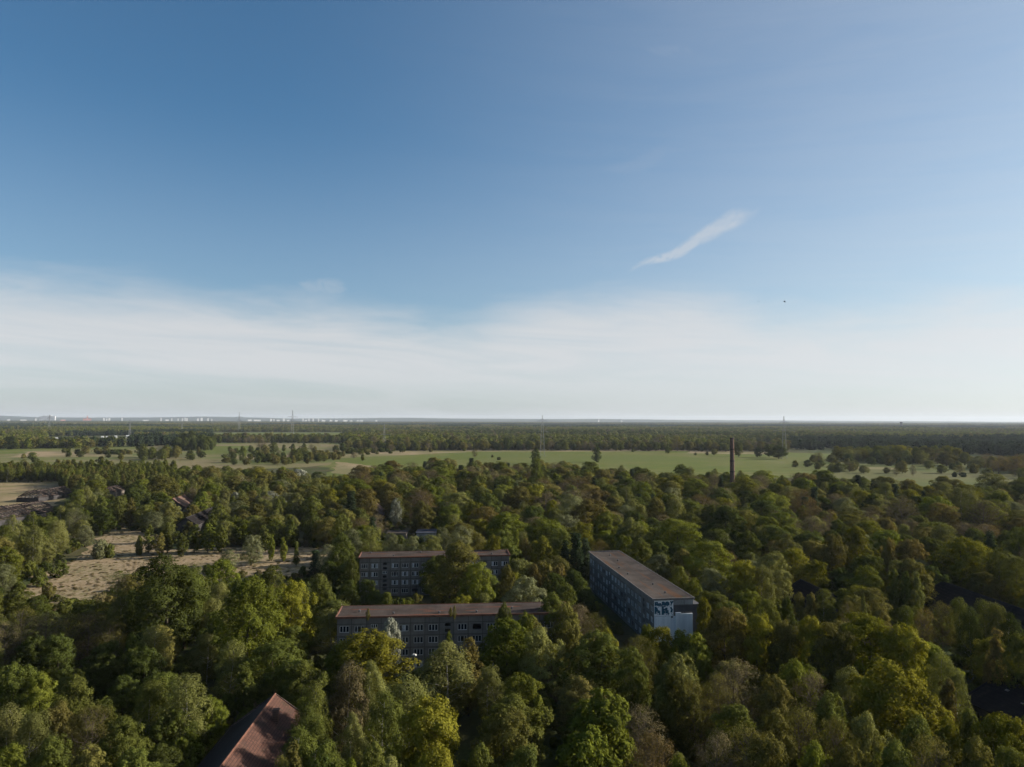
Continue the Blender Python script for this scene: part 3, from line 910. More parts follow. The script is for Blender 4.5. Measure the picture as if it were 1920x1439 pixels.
def bird(label, px, py, dist, span, rz):
    X, Y, Z = at_far(px, py, dist)
    s = span / 2; b = s * .9
    m = MB(); m.tube([(0, -b * .5, 0), (0, -b * .38, .02 * s), (0, 0, 0), (0, b * .35, 0), (0, b * .6, -.01)], [.01, b * .09, b * .14, b * .08, .015], 8)
    root = m.build("bird", M_BIRD, None, (X, Y, Z)); root.rotation_euler = (R(10), R(18), rz)
    tag(root, label, "bird")
    for k in (-1, 1):
        w = MB(); w.add([(k * .03, -b * .2, .03), (k * s * .45, -b * .32, .14 * s), (k * s, -b * .02, .05 * s), (k * s * .5, b * .12, .12 * s), (k * .03, b * .2, .03), (k * s * .45, -b * .1, .09 * s)], [(0, 1, 5), (1, 2, 5), (2, 3, 5), (3, 4, 5), (4, 0, 5)])
        w.build("wing", M_BIRD, root)


bird("dark bird against the pale cloud, the larger of two flying specks", 1471, 566, 160, 1.1, R(60))
bird("faint bird left of the darker one below the cirrus streak", 1422, 566, 220, .7, R(100))

# ------------------------------------------------------------------ distant town
ORD = "first second third fourth fifth sixth seventh eighth ninth tenth eleventh twelfth thirteenth fourteenth fifteenth sixteenth seventeenth eighteenth nineteenth twentieth".split()


def ordn(i):
    return ORD[i] if i < 20 else ("twenty-" + ORD[i - 20] if i < 29 else "thirtieth" if i == 29 else "thirty-" + ORD[i - 30])


def town(kind, px, py, wpx, label, mwall=M_CITY, dist=15000.0, deep=18):
    X, Y, Z = at_far(px, py, dist)
    w = wpx / FPX * dist
    root = empty("tower_block" if kind == 't' else "long_building", (X, Y, 0), R(38)); tag(root, label, "building", "pale buildings of the town on the horizon")
    m = MB(); m.box((-w / 2, -deep / 2, 0), (w / 2, deep / 2, Z)); m.build("wall", mwall, root)
    m = MB(); m.box((-w / 2 - .5, -deep / 2 - .5, Z), (w / 2 + .5, deep / 2 + .5, Z + 2)); m.build("roof", M_CITY2, root)


cx, cyy, cz = at_far(90, 779, 15500)
root = empty("building_complex", (cx, cyy, 0), R(20)); tag(root, "large stepped white complex standing highest on the left horizon", "building")
for i, (a, b, k) in enumerate(((-150, -95, .80), (-95, -40, .95), (-40, 20, .92), (20, 70, 1.0), (70, 140, .86))):
    m = MB(); m.box((a, -40, 0), (b, 40, cz * k)); m.build("wing", M_CITY, root)
cx, cyy, cz = at_far(164, 780, 15500)
root = empty("church", (cx, cyy, 0), R(30)); tag(root, "red brick church with a spire on the left horizon", "church")
m = MB(); m.box((-80, -25, 0), (75, 25, 66)); m.build("nave", M_CITY_R, root)
m = MB(); m.box((-14, -14, 0), (14, 14, 95)); m.add([(-14, -14, 95), (14, -14, 95), (14, 14, 95), (-14, 14, 95), (0, 0, cz + 10)], [(0, 1, 4), (1, 2, 4), (2, 3, 4), (3, 0, 4)]); m.build("tower", M_CITY_R, root)
TOWERS = [(67, 785.5, 3), (195, 784.6, 3), (200, 785.5, 2), (205, 784.6, 3.5), (229, 784.5, 2.4), (302, 784.6, 2.2), (322, 785, 2), (334, 785.5, 2), (342, 785, 2.2), (347, 783.6, 2), (350.5, 784.6, 2.6), (371, 785.5, 3.5), (378, 784, 4), (390, 785, 2.8), (397, 786.3, 2), (508, 785.8, 3.6), (513.5, 786.5, 2), (532, 785.8, 4), (568, 785.6, 2.4), (579, 786, 2.4), (587, 785.6, 2.6), (597, 786, 2.4), (1122, 788, 3), (1165, 789, 3)]
LOW = [(16, 787, 5), (44, 787.3, 10), (118, 787.6, 8), (273, 788, 10), (313, 787.3, 6), (468, 787.4, 8), (482, 787.5, 13), (521, 788, 6), (540, 788, 6), (573, 788, 4), (606, 788, 7), (620, 788, 5), (630, 788.4, 6), (647, 788, 9), (658, 788.8, 5), (670, 788.5, 4), (677, 788.8, 7), (705, 788.6, 4)]
for i, (x, y, w) in enumerate(TOWERS): town('t', x, y, w, "%s pale tower block from the left along the horizon" % ordn(i), dist=14500 + 150 * (i % 5))
for i, (x, y, w) in enumerate(LOW): town('l', x, y, w, "%s low pale building from the left along the horizon" % ordn(i), M_CITY_R if i in (2,) else M_CITY, dist=14000 + 100 * (i % 4), deep=30)
# white sheds in the far left fields
for i, (x, y, w, lab) in enumerate(((105, 825.5, 7, "bright white barn at the far edge of the left fields"), (192, 822.5, 4, "first small white barn in the row right of the bright white barn"), (201, 822.8, 4, "second small white barn in the row right of the bright white barn"), (217, 821.5, 4, "third small white barn in the row, next to the long low barn"), (240, 820.5, 6, "long low pale barn at the right end of the far barn row"))):
    X, Y = at(x, y); Y0 = Y; w = w / FPX * Y
    root = empty("white_barn", (X, Y, 0), R(24)); tag(root, lab, "barn", "white barns beyond the left fields")
    m = MB(); m.box((-w / 2, -5, 0), (w / 2, 5, 4.5)); m.build("wall", M_CITY, root)
    m = MB(); m.add([(-w / 2 - .4, -5.5, 4.4), (w / 2 + .4, -5.5, 4.4), (w / 2 + .4, 0, 7.2), (-w / 2 - .4, 0, 7.2), (-w / 2 - .4, 5.5, 4.4), (w / 2 + .4, 5.5, 4.4)], [(0, 1, 2, 3), (3, 2, 5, 4), (0, 3, 4), (1, 5, 2)]); m.build("roof", M_CITY, root)


# ================================================================== TREES
def unit(r, n):
    v = r.normal(size=(n, 3)); return v / np.linalg.norm(v, axis=1, keepdims=True)


def leaf_mesh(name, P, Nn, size, aspect, r, hang=0.0, mats=None):
    """leaf sprays as small folded rhombs; P positions, Nn facing"""
    n = len(P)
    t = np.cross(Nn, unit(r, n)); t /= np.linalg.norm(t, axis=1, keepdims=True) + 1e-9
    if hang > 0:
        d = np.array([0, 0, -1.0]) + r.normal(size=(n, 3)) * .35
        d -= Nn * (d * Nn).sum(1, keepdims=True)
        d /= np.linalg.norm(d, axis=1, keepdims=True) + 1e-9
        sel = r.random(n) < hang
        t[sel] = d[sel]
    b = np.cross(Nn, t)
    s = (size * r.uniform(.6, 1.35, n))[:, None]
    fold = Nn * s * r.uniform(.02, .22, n)[:, None]
    V = np.empty((n, 4, 3))
    V[:, 0] = P + t * s * .5; V[:, 1] = P + b * s * .5 * aspect - fold
    V[:, 2] = P - t * s * .5; V[:, 3] = P - b * s * .5 * aspect - fold
    me = bpy.data.meshes.new(name)
    me.vertices.add(n * 4); me.vertices.foreach_set("co", V.astype(np.float32).ravel())
    me.loops.add(n * 4); me.loops.foreach_set("vertex_index", np.arange(n * 4, dtype=np.int32))
    me.polygons.add(n); me.polygons.foreach_set("loop_start", np.arange(0, n * 4, 4, dtype=np.int32))
    me.update(calc_edges=True)
    for m in (mats or []): me.materials.append(m)
    return me


PROF = {
    'dome': lambda t: np.sqrt(np.clip(1 - (1.0 * (t - .38) / .62) ** 2, 0, 1)) * np.where(t < .38, np.sqrt(np.clip(1 - ((.38 - t) / .55) ** 2, 0, 1)), 1),
    'egg': lambda t: np.sin(np.pi * np.clip(t * .86 + .10, 0, 1)) ** .75,
    'cone': lambda t: np.clip(1.02 - t, 0, 1) ** .85 * np.clip(t * 9, 0, 1),
    'column': lambda t: np.clip(np.sin(np.pi * np.clip(t * .93 + .05, 0, 1)), 0, 1) ** .45,
    'flat': lambda t: np.sqrt(np.clip(1 - (np.clip(t - .55, -.6, 1) / .5) ** 2, 0, 1)),
    'vase': lambda t: np.clip(t * 1.15 + .18, 0, 1) * np.sqrt(np.clip(1 - (np.clip(t - .72, 0, 1) / .3) ** 2, 0, 1)),
}


def crown_points(r, prof, z0, z1, W, ncl, rcl, nleaf, spread=.42, upb=.35, flatten=.8, inner=.12, lop=0.12):
    pf = PROF[prof]
    ts = np.linspace(.02, .98, 200); w = pf(ts) + .15; cdf = np.cumsum(w) / w.sum()
    cen = []; rad = []
    lo = r.uniform(0, 2 * math.pi)
    for i in range(ncl):
        t = np.interp((i + r.uniform(.1, .9)) / ncl, cdf, ts)
        a = i * 2.39996 + r.uniform(-.5, .5)
        rr = rcl * r.uniform(.5, 1.42)
        R0 = max(0.0, W / 2 * float(pf(np.array(t))) * (1 + lop * math.cos(a - lo)) * r.uniform(.76, 1.18) - rr * .75)
        q = R0 * (r.random() ** .38)
        z = z0 + (z1 - z0) * t
        z = min(z, z1 - rr * .55 + r.uniform(-.2, .35))
        cen.append((q * math.cos(a), q * math.sin(a), z)); rad.append(rr)
    cen = np.array(cen); rad = np.array(rad)
    zc = z0 + (z1 - z0) * .4
    n_each = np.maximum(10, (nleaf * rad ** 2 / (rad ** 2).sum())).astype(int)
    Ps, Ns = [], []
    for c, rr, n in zip(cen, rad, n_each):
        out = np.array([c[0], c[1], (c[2] - zc) * .9 + .4]); out /= np.linalg.norm(out) + 1e-6
        k = 9
        sd = unit(r, k) * 1.0 + out * .55 + np.array([0, 0, .25]); sd /= np.linalg.norm(sd, axis=1, keepdims=True)
        sc = c + sd * rr * r.uniform(.5, .85, (k, 1)) * np.array([1, 1, flatten])
        which = r.integers(0, k, n)
        d = unit(r, n) + sd[which] * .7 + np.array([0, 0, upb * .6]); d /= np.linalg.norm(d, axis=1, keepdims=True)
        p = sc[which] + d * (rr * spread * r.uniform(.35, 1.08, n) ** .5)[:, None] * np.array([1, 1, flatten])
        p = p + unit(r, n) * r.exponential(.15, (n, 1)) * (W / 13)
        nn = d * .9 + out * .55 + np.array([0, 0, upb * .45]) + unit(r, n) * .38
        nn /= np.linalg.norm(nn, axis=1, keepdims=True)
        Ps.append(p); Ns.append(nn)
    ni = int(nleaf * inner)
    if ni:
        t = r.uniform(.05, .92, ni); a = r.uniform(0, 2 * math.pi, ni); q = W / 2 * pf(t) * .8 * np.sqrt(r.random(ni))
        Ps.append(np.stack([q * np.cos(a), q * np.sin(a), z0 + (z1 - z0) * t], 1)); Ns.append(unit(r, ni) + np.array([0, 0, .4]))
        Ns[-1] /= np.linalg.norm(Ns[-1], axis=1, keepdims=True)
    P = np.concatenate(Ps)
    rad_ = np.hypot(P[:, 0], P[:, 1]); kx = (W / 2) / np.percentile(rad_, 97.5)
    kz = (z1 - z0) / (np.percentile(P[:, 2], 99.7) - z0)
    P[:, :2] *= kx; P[:, 2] = z0 + (P[:, 2] - z0) * kz
    cen[:, :2] *= kx; cen[:, 2] = z0 + (cen[:, 2] - z0) * kz
    return P, np.concatenate(Ns), cen


def trunk_mb(r, hgt, rad, cen, nlimb, sides=7, wob=.25, twig=0, twr=.03):
    m = MB()
    k = 6; x = y = 0.0; pts = [(0, 0, -.3)]; rs = [rad * 1.35]
    for i in range(1, k + 1):
        x += r.uniform(-wob, wob); y += r.uniform(-wob, wob); pts.append((x, y, hgt * i / k)); rs.append(rad * (1 - .85 * i / k))
    m.tube(pts, rs, sides)
    idx = r.permutation(len(cen))[:nlimb]
    for i in idx:
        c = Vector(cen[i]); zb = max(hgt * .22, min(c.z - .25 * math.hypot(c.x, c.y) - .8, hgt * .9)); f = zb / hgt * k
        j = min(int(f), k - 1); b = Vector(pts[j]).lerp(Vector(pts[j + 1]), f - j)
        mid = b.lerp(c, .55) + Vector((0, 0, -.08 * (c - b).length))
        rb = max(rad * .16, rad * (1 - .85 * zb / hgt) * .55)
        m.tube([b, mid, c], [rb, rb * .6, rb * .22], 5, cap=False)
        for _ in range(twig):
            d = Vector(unit(r, 1)[0]); d.z = abs(d.z) * .8 + .15
            s = mid.lerp(c, r.uniform(0, 1)); e = s + d * r.uniform(.8, 2.0)
            m.tube([s, s.lerp(e, .5) + Vector((0, 0, .12)), e], [twr, twr * .7, twr * .35], 3, cap=False)
    return m


PROTO = {}     # shape -> list of (trunk mesh, crown mesh, nominal height, nominal width, z0 fraction)


def proto(shape, var, h, w, z0, prof, ncl, rcl, nleaf, ls, aspect, bark, limbs=9, rad=.32, hang=0, upb=.35, inner=.12, spread=.42, twig=0, trunk_h=.8, flatten=.8, wob=.25, twr=.03):
    L = []
    for k in range(var):
        r = np.random.default_rng(1000 + 17 * k + sum(map(ord, shape)) * 31)
        P, Nn, cen = crown_points(r, prof, z0, h, w, ncl, rcl, nleaf, spread, upb, flatten, inner)
        cm = leaf_mesh("crown_" + shape, P, Nn, ls, aspect, r, hang, [LEAF['mid']])
        tm = trunk_mb(r, h * trunk_h, rad, cen, limbs, twig=twig, wob=wob, twr=twr).mesh("trunk_" + shape, bark)
        L.append((tm, cm))
    PROTO[shape] = dict(v=L, h=h, w=w, z0=z0)


proto('round', 5, 16, 13, 1.6, 'dome', 46, 2.1, 17000, .38, .62, M_BARK)
proto('oak', 4, 17, 16, 2.6, 'dome', 36, 2.7, 19000, .40, .66, M_BARK, limbs=14, rad=.42, twig=2)
proto('tall', 3, 22, 15, 2.4, 'egg', 56, 2.4, 19000, .42, .6, M_BARK, rad=.42, limbs=12)
proto('birch', 4, 15, 7.5, 2.0, 'egg', 40, 1.25, 11000, .30, .42, M_BIRCH, limbs=12, rad=.17, hang=.75, upb=.15, inner=.10, spread=.6, twig=3, trunk_h=.92, flatten=1.25, twr=.025)
proto('willow', 3, 13, 11, 1.0, 'dome', 52, 1.6, 15000, .36, .34, M_BARK, hang=.35, spread=.5, rad=.3)
proto('chestnut', 2, 14, 11, 1.0, 'dome', 64, 1.25, 10500, .62, .5, M_BARK, upb=.7, spread=.5, inner=.2)
proto('bare', 3, 16, 14, 2.4, 'dome', 60, 1.7, 9000, .24, .5, M_TWIG, limbs=44, rad=.34, twig=9, inner=.2, spread=.62, twr=.04)
proto('blossom', 2, 10, 8.5, 1.0, 'dome', 44, 1.2, 7800, .34, .8, M_BARK, spread=.5, limbs=14)
proto('spruce', 2, 16, 6.5, .8, 'cone', 90, .95, 8200, .46, .42, M_BARK, limbs=20, rad=.22, hang=.3, upb=-.05, spread=.55, flatten=.55, trunk_h=.96, wob=.05)
proto('poplar', 1, 30, 10, 1.0, 'column', 110, 1.45, 15000, .50, .5, M_BARK, rad=.5, hang=.3, flatten=1.7, trunk_h=.9, limbs=20)
proto('slim', 3, 14, 5.2, 1.6, 'egg', 30, 1.1, 5200, .42, .5, M_BARK, rad=.14, limbs=6, flatten=1.3, trunk_h=.9)
proto('bush', 3, 4.2, 5.5, .1, 'dome', 22, 1.0, 3600, .34, .55, M_TWIG, rad=.09, limbs=9, trunk_h=.6)

KIND_NAME = dict(round="round_tree", oak="oak_tree", tall="tall_tree", birch="birch_tree", willow="willow_tree", chestnut="chestnut_tree", bare="bare_tree", blossom="blossom_tree", spruce="spruce_tree", poplar="poplar_tree", slim="young_tree", bush="bush")
KIND_NOUN = dict(round="round tree", oak="spreading oak", tall="tall tree", birch="feathery birch", willow="willow", chestnut="chestnut", bare="thinly leafed tree", blossom="blossoming tree", spruce="spruce", poplar="columnar poplar", slim="slender young tree", bush="bush")
COL_WORD = dict(yellow="yellow-green", fresh="fresh green", mid="mid-green", dark="dark green", olive="olive", bronze="bronze", rust="rust-brown", grey="grey-green", pale="pale green", white="white", pine="blackish green", bud="brown")

T = []          # tree records


def tree(x, y, h, w, shape, colr, label=None, hand=True, z=0.0):
    T.append(dict(x=x, y=y, z=z, h=h, w=w, s=shape, c=colr, label=label, hand=hand))


def tp(px, py, h, w, shape, colr, label=None):
    X, Y = at(px, py, h); tree(X, Y, h, w, shape, colr, label)


def tz(px, py, Z, w, shape, colr, label=None):
    """tree whose top is at a pixel at a known distance"""
    X, Y, h = at_far(px, py, Z); tree(X, Y, max(h, 2.5), w, shape, colr, label)


# ---- hand placed: left foreground
tp(312, 1043, 25, 19, 'tall', 'dark', "huge dark green tree with a sunlit flank, largest crown left of the front block")
tp(350, 1062, 21, 13, 'round', 'mid', "mid-green crown grown into the right side of the huge dark green tree")
tp(468, 1083, 24, 17, 'tall', 'fresh', "big fresh green tree just right of the huge dark green tree")
tp(545, 1090, 19, 13, 'round', 'yellow', "tall yellow-green tree at the left end of the front block")
tp(600, 1082, 16, 9, 'round', 'mid')
tp(413, 1051, 16, 12, 'round', 'fresh')
tp(510, 1062, 14, 10, 'round', 'mid')
tp(472, 1004, 12, 10, 'willow', 'grey', "grey-green willow alone at the lower rim of the dry clearing")
tp(428, 1032, 8, 8, 'willow', 'grey')
tp(592, 1032, 11, 6, 'spruce', 'pine', "dark spruce between the dry clearing and the rear block")
tp(618, 1052, 10, 7, 'round', 'dark')
tp(568, 1062, 5, 5, 'bush', 'dark')
for a in ((28, 1250, 14, 10, 'round', 'mid'), (75, 1262, 13, 8, 'round', 'fresh'), (140, 1267, 14, 9, 'round', 'mid'), (20, 1322, 13, 7, 'birch', 'pale'), (62, 1335, 13, 7, 'birch', 'pale'), (110, 1318, 12, 8, 'round', 'olive'), (175, 1320, 13, 9, 'bare', 'olive'),
          (230, 1345, 12, 9, 'round', 'mid'), (100, 1385, 13, 9, 'round', 'mid'), (20, 1398, 13, 8, 'round', 'fresh'), (165, 1400, 13, 8, 'round', 'olive'), (285, 1275, 14, 8, 'birch', 'mid'), (347, 1267, 15, 9, 'birch', 'pale'), (393, 1307, 10, 8, 'round', 'fresh'),
          (325, 1330, 10, 9, 'round', 'mid'), (250, 1405, 12, 8, 'round', 'mid'), (355, 1375, 7, 7, 'bush', 'fresh'), (300, 1398, 9, 8, 'round', 'dark'), (180, 1240, 9, 7, 'round', 'dark'), (230, 1270, 10, 7, 'round', 'dark'),
          (40, 1138, 13, 11, 'bare', 'olive'), (85, 1148, 13, 11, 'bare', 'bud'), (128, 1150, 13, 10, 'bare', 'olive'), (168, 1146, 13, 11, 'bare', 'bud'), (208, 1160, 12, 9, 'bare', 'olive'), (10, 1165, 12, 10, 'bare', 'bud'), (110, 1190, 11, 9, 'round', 'dark'), (60, 1195, 11, 9, 'round', 'dark'),
          (34, 1103, 9, 11, 'round', 'mid'), (70, 1118, 8, 8, 'round', 'mid'), (207, 1118, 7, 7, 'bush', 'bronze'), (185, 1112, 6, 6, 'bush', 'bud'), (222, 1070, 10, 9, 'bare', 'mid'), (245, 1078, 9, 8, 'round', 'olive'), (5, 1058, 10, 9, 'willow', 'grey'),
          (75, 1065, 6.5, 6, 'bush', 'mid'), (112, 1050, 6.5, 8, 'bush', 'dark'), (90, 1092, 6, 5.5, 'bush', 'olive'), (55, 1052, 6, 6, 'bush', 'mid'), (270, 1215, 12, 9, 'round', 'dark'), (200, 1205, 12, 9, 'round', 'dark'),
          (24, 966, 15, 8, 'birch', 'pale'), (62, 960, 14, 9, 'birch', 'mid'), (97, 985, 12, 8, 'birch', 'mid'), (8, 985, 13, 8, 'birch', 'mid'), (118, 992, 9, 6, 'birch', 'pale'), (140, 953, 15, 12, 'bare', 'grey'), (160, 985, 10, 8, 'willow', 'grey'), (188, 1012, 8, 8, 'bush', 'grey'), (205, 1020, 6, 6, 'bush', 'mid')):
    tp(*a)
# ---- front block surroundings
tz(688, 1189, 148, 19, 'round', 'yellow', "bright yellow-green dome hiding the left half of the front block")
tz(733, 1160, 161, 6, 'blossom', 'white', "slim whitish blossoming tree against the front block's facade")
tz(840, 1205, 140, 13, 'birch', 'pale', "broad feathery pale birch before the middle of the front block")
tz(640, 1203, 151, 8, 'round', 'fresh'); tz(880, 1198, 145, 6, 'slim', 'bronze')
tz(842, 1185, 155, 2.4, 'slim', 'fresh')
tz(950, 1163, 155, 15, 'round', 'fresh', "large fresh green tree before the right half of the front block")
tz(1010, 1178, 150, 11, 'round', 'pale')
tz(945, 1132, 165, 6.5, 'round', 'dark', "small round dark tree rising over the front block's roof edge")
tz(1035, 1113, 176, 11, 'round', 'mid', "mid-green tree covering the right end of the front block's roof")
tz(1000, 1160, 164, 8, 'round', 'olive'); tz(1062, 1130, 170, 9, 'round', 'olive'); tz(985, 1150, 162, 7, 'round', 'fresh')
tz(866, 1117, 197, 10, 'flat' if False else 'round', 'yellow', "bright flat crown right behind the front block's roof")
tz(855, 1018, 219, 19, 'oak', 'olive', "big olive-green oak standing before the rear block")
tz(895, 1055, 212, 11, 'oak', 'fresh')
tz(985, 1082, 203, 13, 'round', 'grey', "round grey-green crown between the two grey blocks' right ends")
tz(950, 1060, 215, 7, 'round', 'olive')
tz(925, 1004, 256, 9, 'round', 'yellow', "small bright yellow-green tree just behind the rear block's right end")
for a in ((660, 992, 272, 10, 'willow', 'grey'), (695, 988, 274, 10, 'willow', 'pale'), (735, 1000, 268, 9, 'willow', 'grey'), (772, 1006, 268, 10, 'willow', 'grey'), (810, 1004, 270, 11, 'willow', 'pale'), (865, 988, 276, 12, 'willow', 'grey'), (832, 990, 280, 9, 'willow', 'grey'), (895, 1000, 272, 9, 'willow', 'olive'),
          (640, 1000, 258, 10, 'tall', 'mid'), (618, 1022, 262, 9, 'willow', 'grey'), (660, 1040, 238, 5, 'birch', 'mid'), (688, 1088, 219, 8, 'round', 'dark'), (702, 1110, 212, 7, 'round', 'dark'), (655, 1088, 222, 7, 'round', 'dark'), (745, 1122, 205, 7, 'bush', 'dark'),
          (968, 993, 276, 3.4, 'slim', 'fresh'), (985, 1010, 270, 6, 'birch', 'bronze'), (1018, 1006, 270, 9.5, 'round', 'yellow'), (1080, 1000, 262, 8, 'spruce', 'pine'), (1097, 1010, 268, 7, 'spruce', 'pine'), (1060, 1014, 268, 7, 'spruce', 'pine'), (1125, 1011, 284, 8, 'bare', 'bronze'),
          (1020, 1052, 236, 9, 'bush', 'olive'), (1050, 1058, 230, 8, 'bush', 'bronze'), (1000, 1058, 232, 7, 'round', 'bronze'), (1075, 1070, 225, 11, 'round', 'dark'), (1040, 1075, 214, 9, 'round', 'dark'), (1088, 1085, 215, 9, 'round', 'dark'), (1060, 1095, 205, 8, 'round', 'mid'),
          (1087, 1134, 178, 10, 'bare', 'bud'), (1112, 1150, 174, 8, 'bare', 'olive'), (1062, 1140, 174, 7, 'bare', 'olive')):
    tz(*a)
# ---- bottom middle
tz(650, 1243, 126, 7.5, 'birch', 'bud', "half bare birch with forked white trunk below the yellow-green dome")
tz(695, 1243, 129, 7, 'birch', 'pale')
tz(770, 1268, 121, 10, 'birch', 'pale', "wide pale birch below the front block, above the bottom yellow-green tree")
tz(722, 1300, 115, 8, 'birch', 'mid')
tz(800, 1311, 108, 12.5, 'round', 'yellow', "large yellow-green tree at the bottom edge left of centre")
tz(815, 1405, 92, 8, 'round', 'yellow')
tz(950, 1336, 109, 11, 'round', 'olive', "olive mound at the bottom between the yellow-green tree and the chestnuts")
tz(655, 1428, 90, 6, 'round', 'fresh')
tz(592, 1280, 122, 6, 'birch', 'mid')
tz(660, 1340, 110, 5.5, 'birch', 'pale')
tz(610, 1392, 98, 7, 'birch', 'mid'); tz(700, 1395, 97, 7, 'round', 'mid'); tz(735, 1420, 93, 6, 'birch', 'pale')
tz(1130, 1299, 112, 10.5, 'chestnut', 'fresh', "upper of two dense dark green chestnuts with bright top leaves at the bottom")
tz(1095, 1366, 100, 10, 'chestnut', 'fresh', "lower of two dense green chestnuts, cut by the bottom edge")
tz(1225, 1372, 100, 8, 'bare', 'rust', "rust-brown tree at the bottom edge right of the two chestnuts")
tz(1275, 1418, 94, 5, 'round', 'fresh')
tz(1010, 1306, 126, 2.6, 'slim', 'fresh', "tiny bright sapling in the dark gap left of the chestnuts")
tz(1030, 1247, 150, 5, 'blossom', 'bud', "small pinkish brown bush in the shadow below the front block's right end")
tz(1120, 1185, 148, 15, 'round', 'mid', "big dark mound of foliage below the graffiti block's shaded wall")
tz(1138, 1180, 152, 7, 'round', 'yellow')
tz(1195, 1192, 146, 9, 'bare', 'olive'); tz(1185, 1215, 138, 8, 'round', 'mid')
tz(1270, 1228, 133, 11, 'round', 'pale'); tz(1265, 1260, 125, 10, 'round', 'olive'); tz(1300, 1278, 124, 8, 'bare', 'olive')
tz(1378, 1238, 131, 12, 'bare', 'bud', "broad brownish thin crown right of centre at lower right")
tz(1345, 1262, 126, 8, 'bare', 'olive')
tz(1380, 1322, 112, 9.5, 'round', 'mid'); tz(1400, 1362, 104, 11, 'bare', 'olive'); tz(1345, 1372, 103, 8, 'bare', 'bud'); tz(1440, 1378, 102, 8, 'round', 'olive')
tz(985, 1400, 97, 7, 'round', 'dark'); tz(900, 1398, 96, 7, 'round', 'mid')
# ---- lower right
tz(1665, 1242, 123, 16, 'round', 'yellow', "largest yellow-green crown at lower right, left of the corner hut")
tz(1625, 1153, 149, 17, 'oak', 'yellow', "big yellow-green oak behind the largest yellow-green crown at lower right")
tz(1690, 1175, 143, 12, 'round', 'yellow')
tz(1520, 1156, 152, 11, 'oak', 'yellow'); tz(1560, 1170, 147, 10, 'oak', 'olive')
tz(1358, 1140, 158, 12, 'oak', 'bronze', "yellow-bronze oak right beside the graffiti gable")
tz(1420, 1152, 156, 10, 'oak', 'yellow'); tz(1465, 1165, 153, 9, 'oak', 'olive')
tz(1275, 1183, 156, 8, 'round', 'fresh'); tz(1240, 1176, 158, 9.5, 'round', 'yellow', "bright yellow-green tree covering the foot of the graffiti gable")
tz(1305, 1188, 153, 9, 'round', 'fresh')
tz(1318, 1122, 182, 5, 'round', 'yellow', "sunlit yellow tree peeping out behind the gable's right corner")
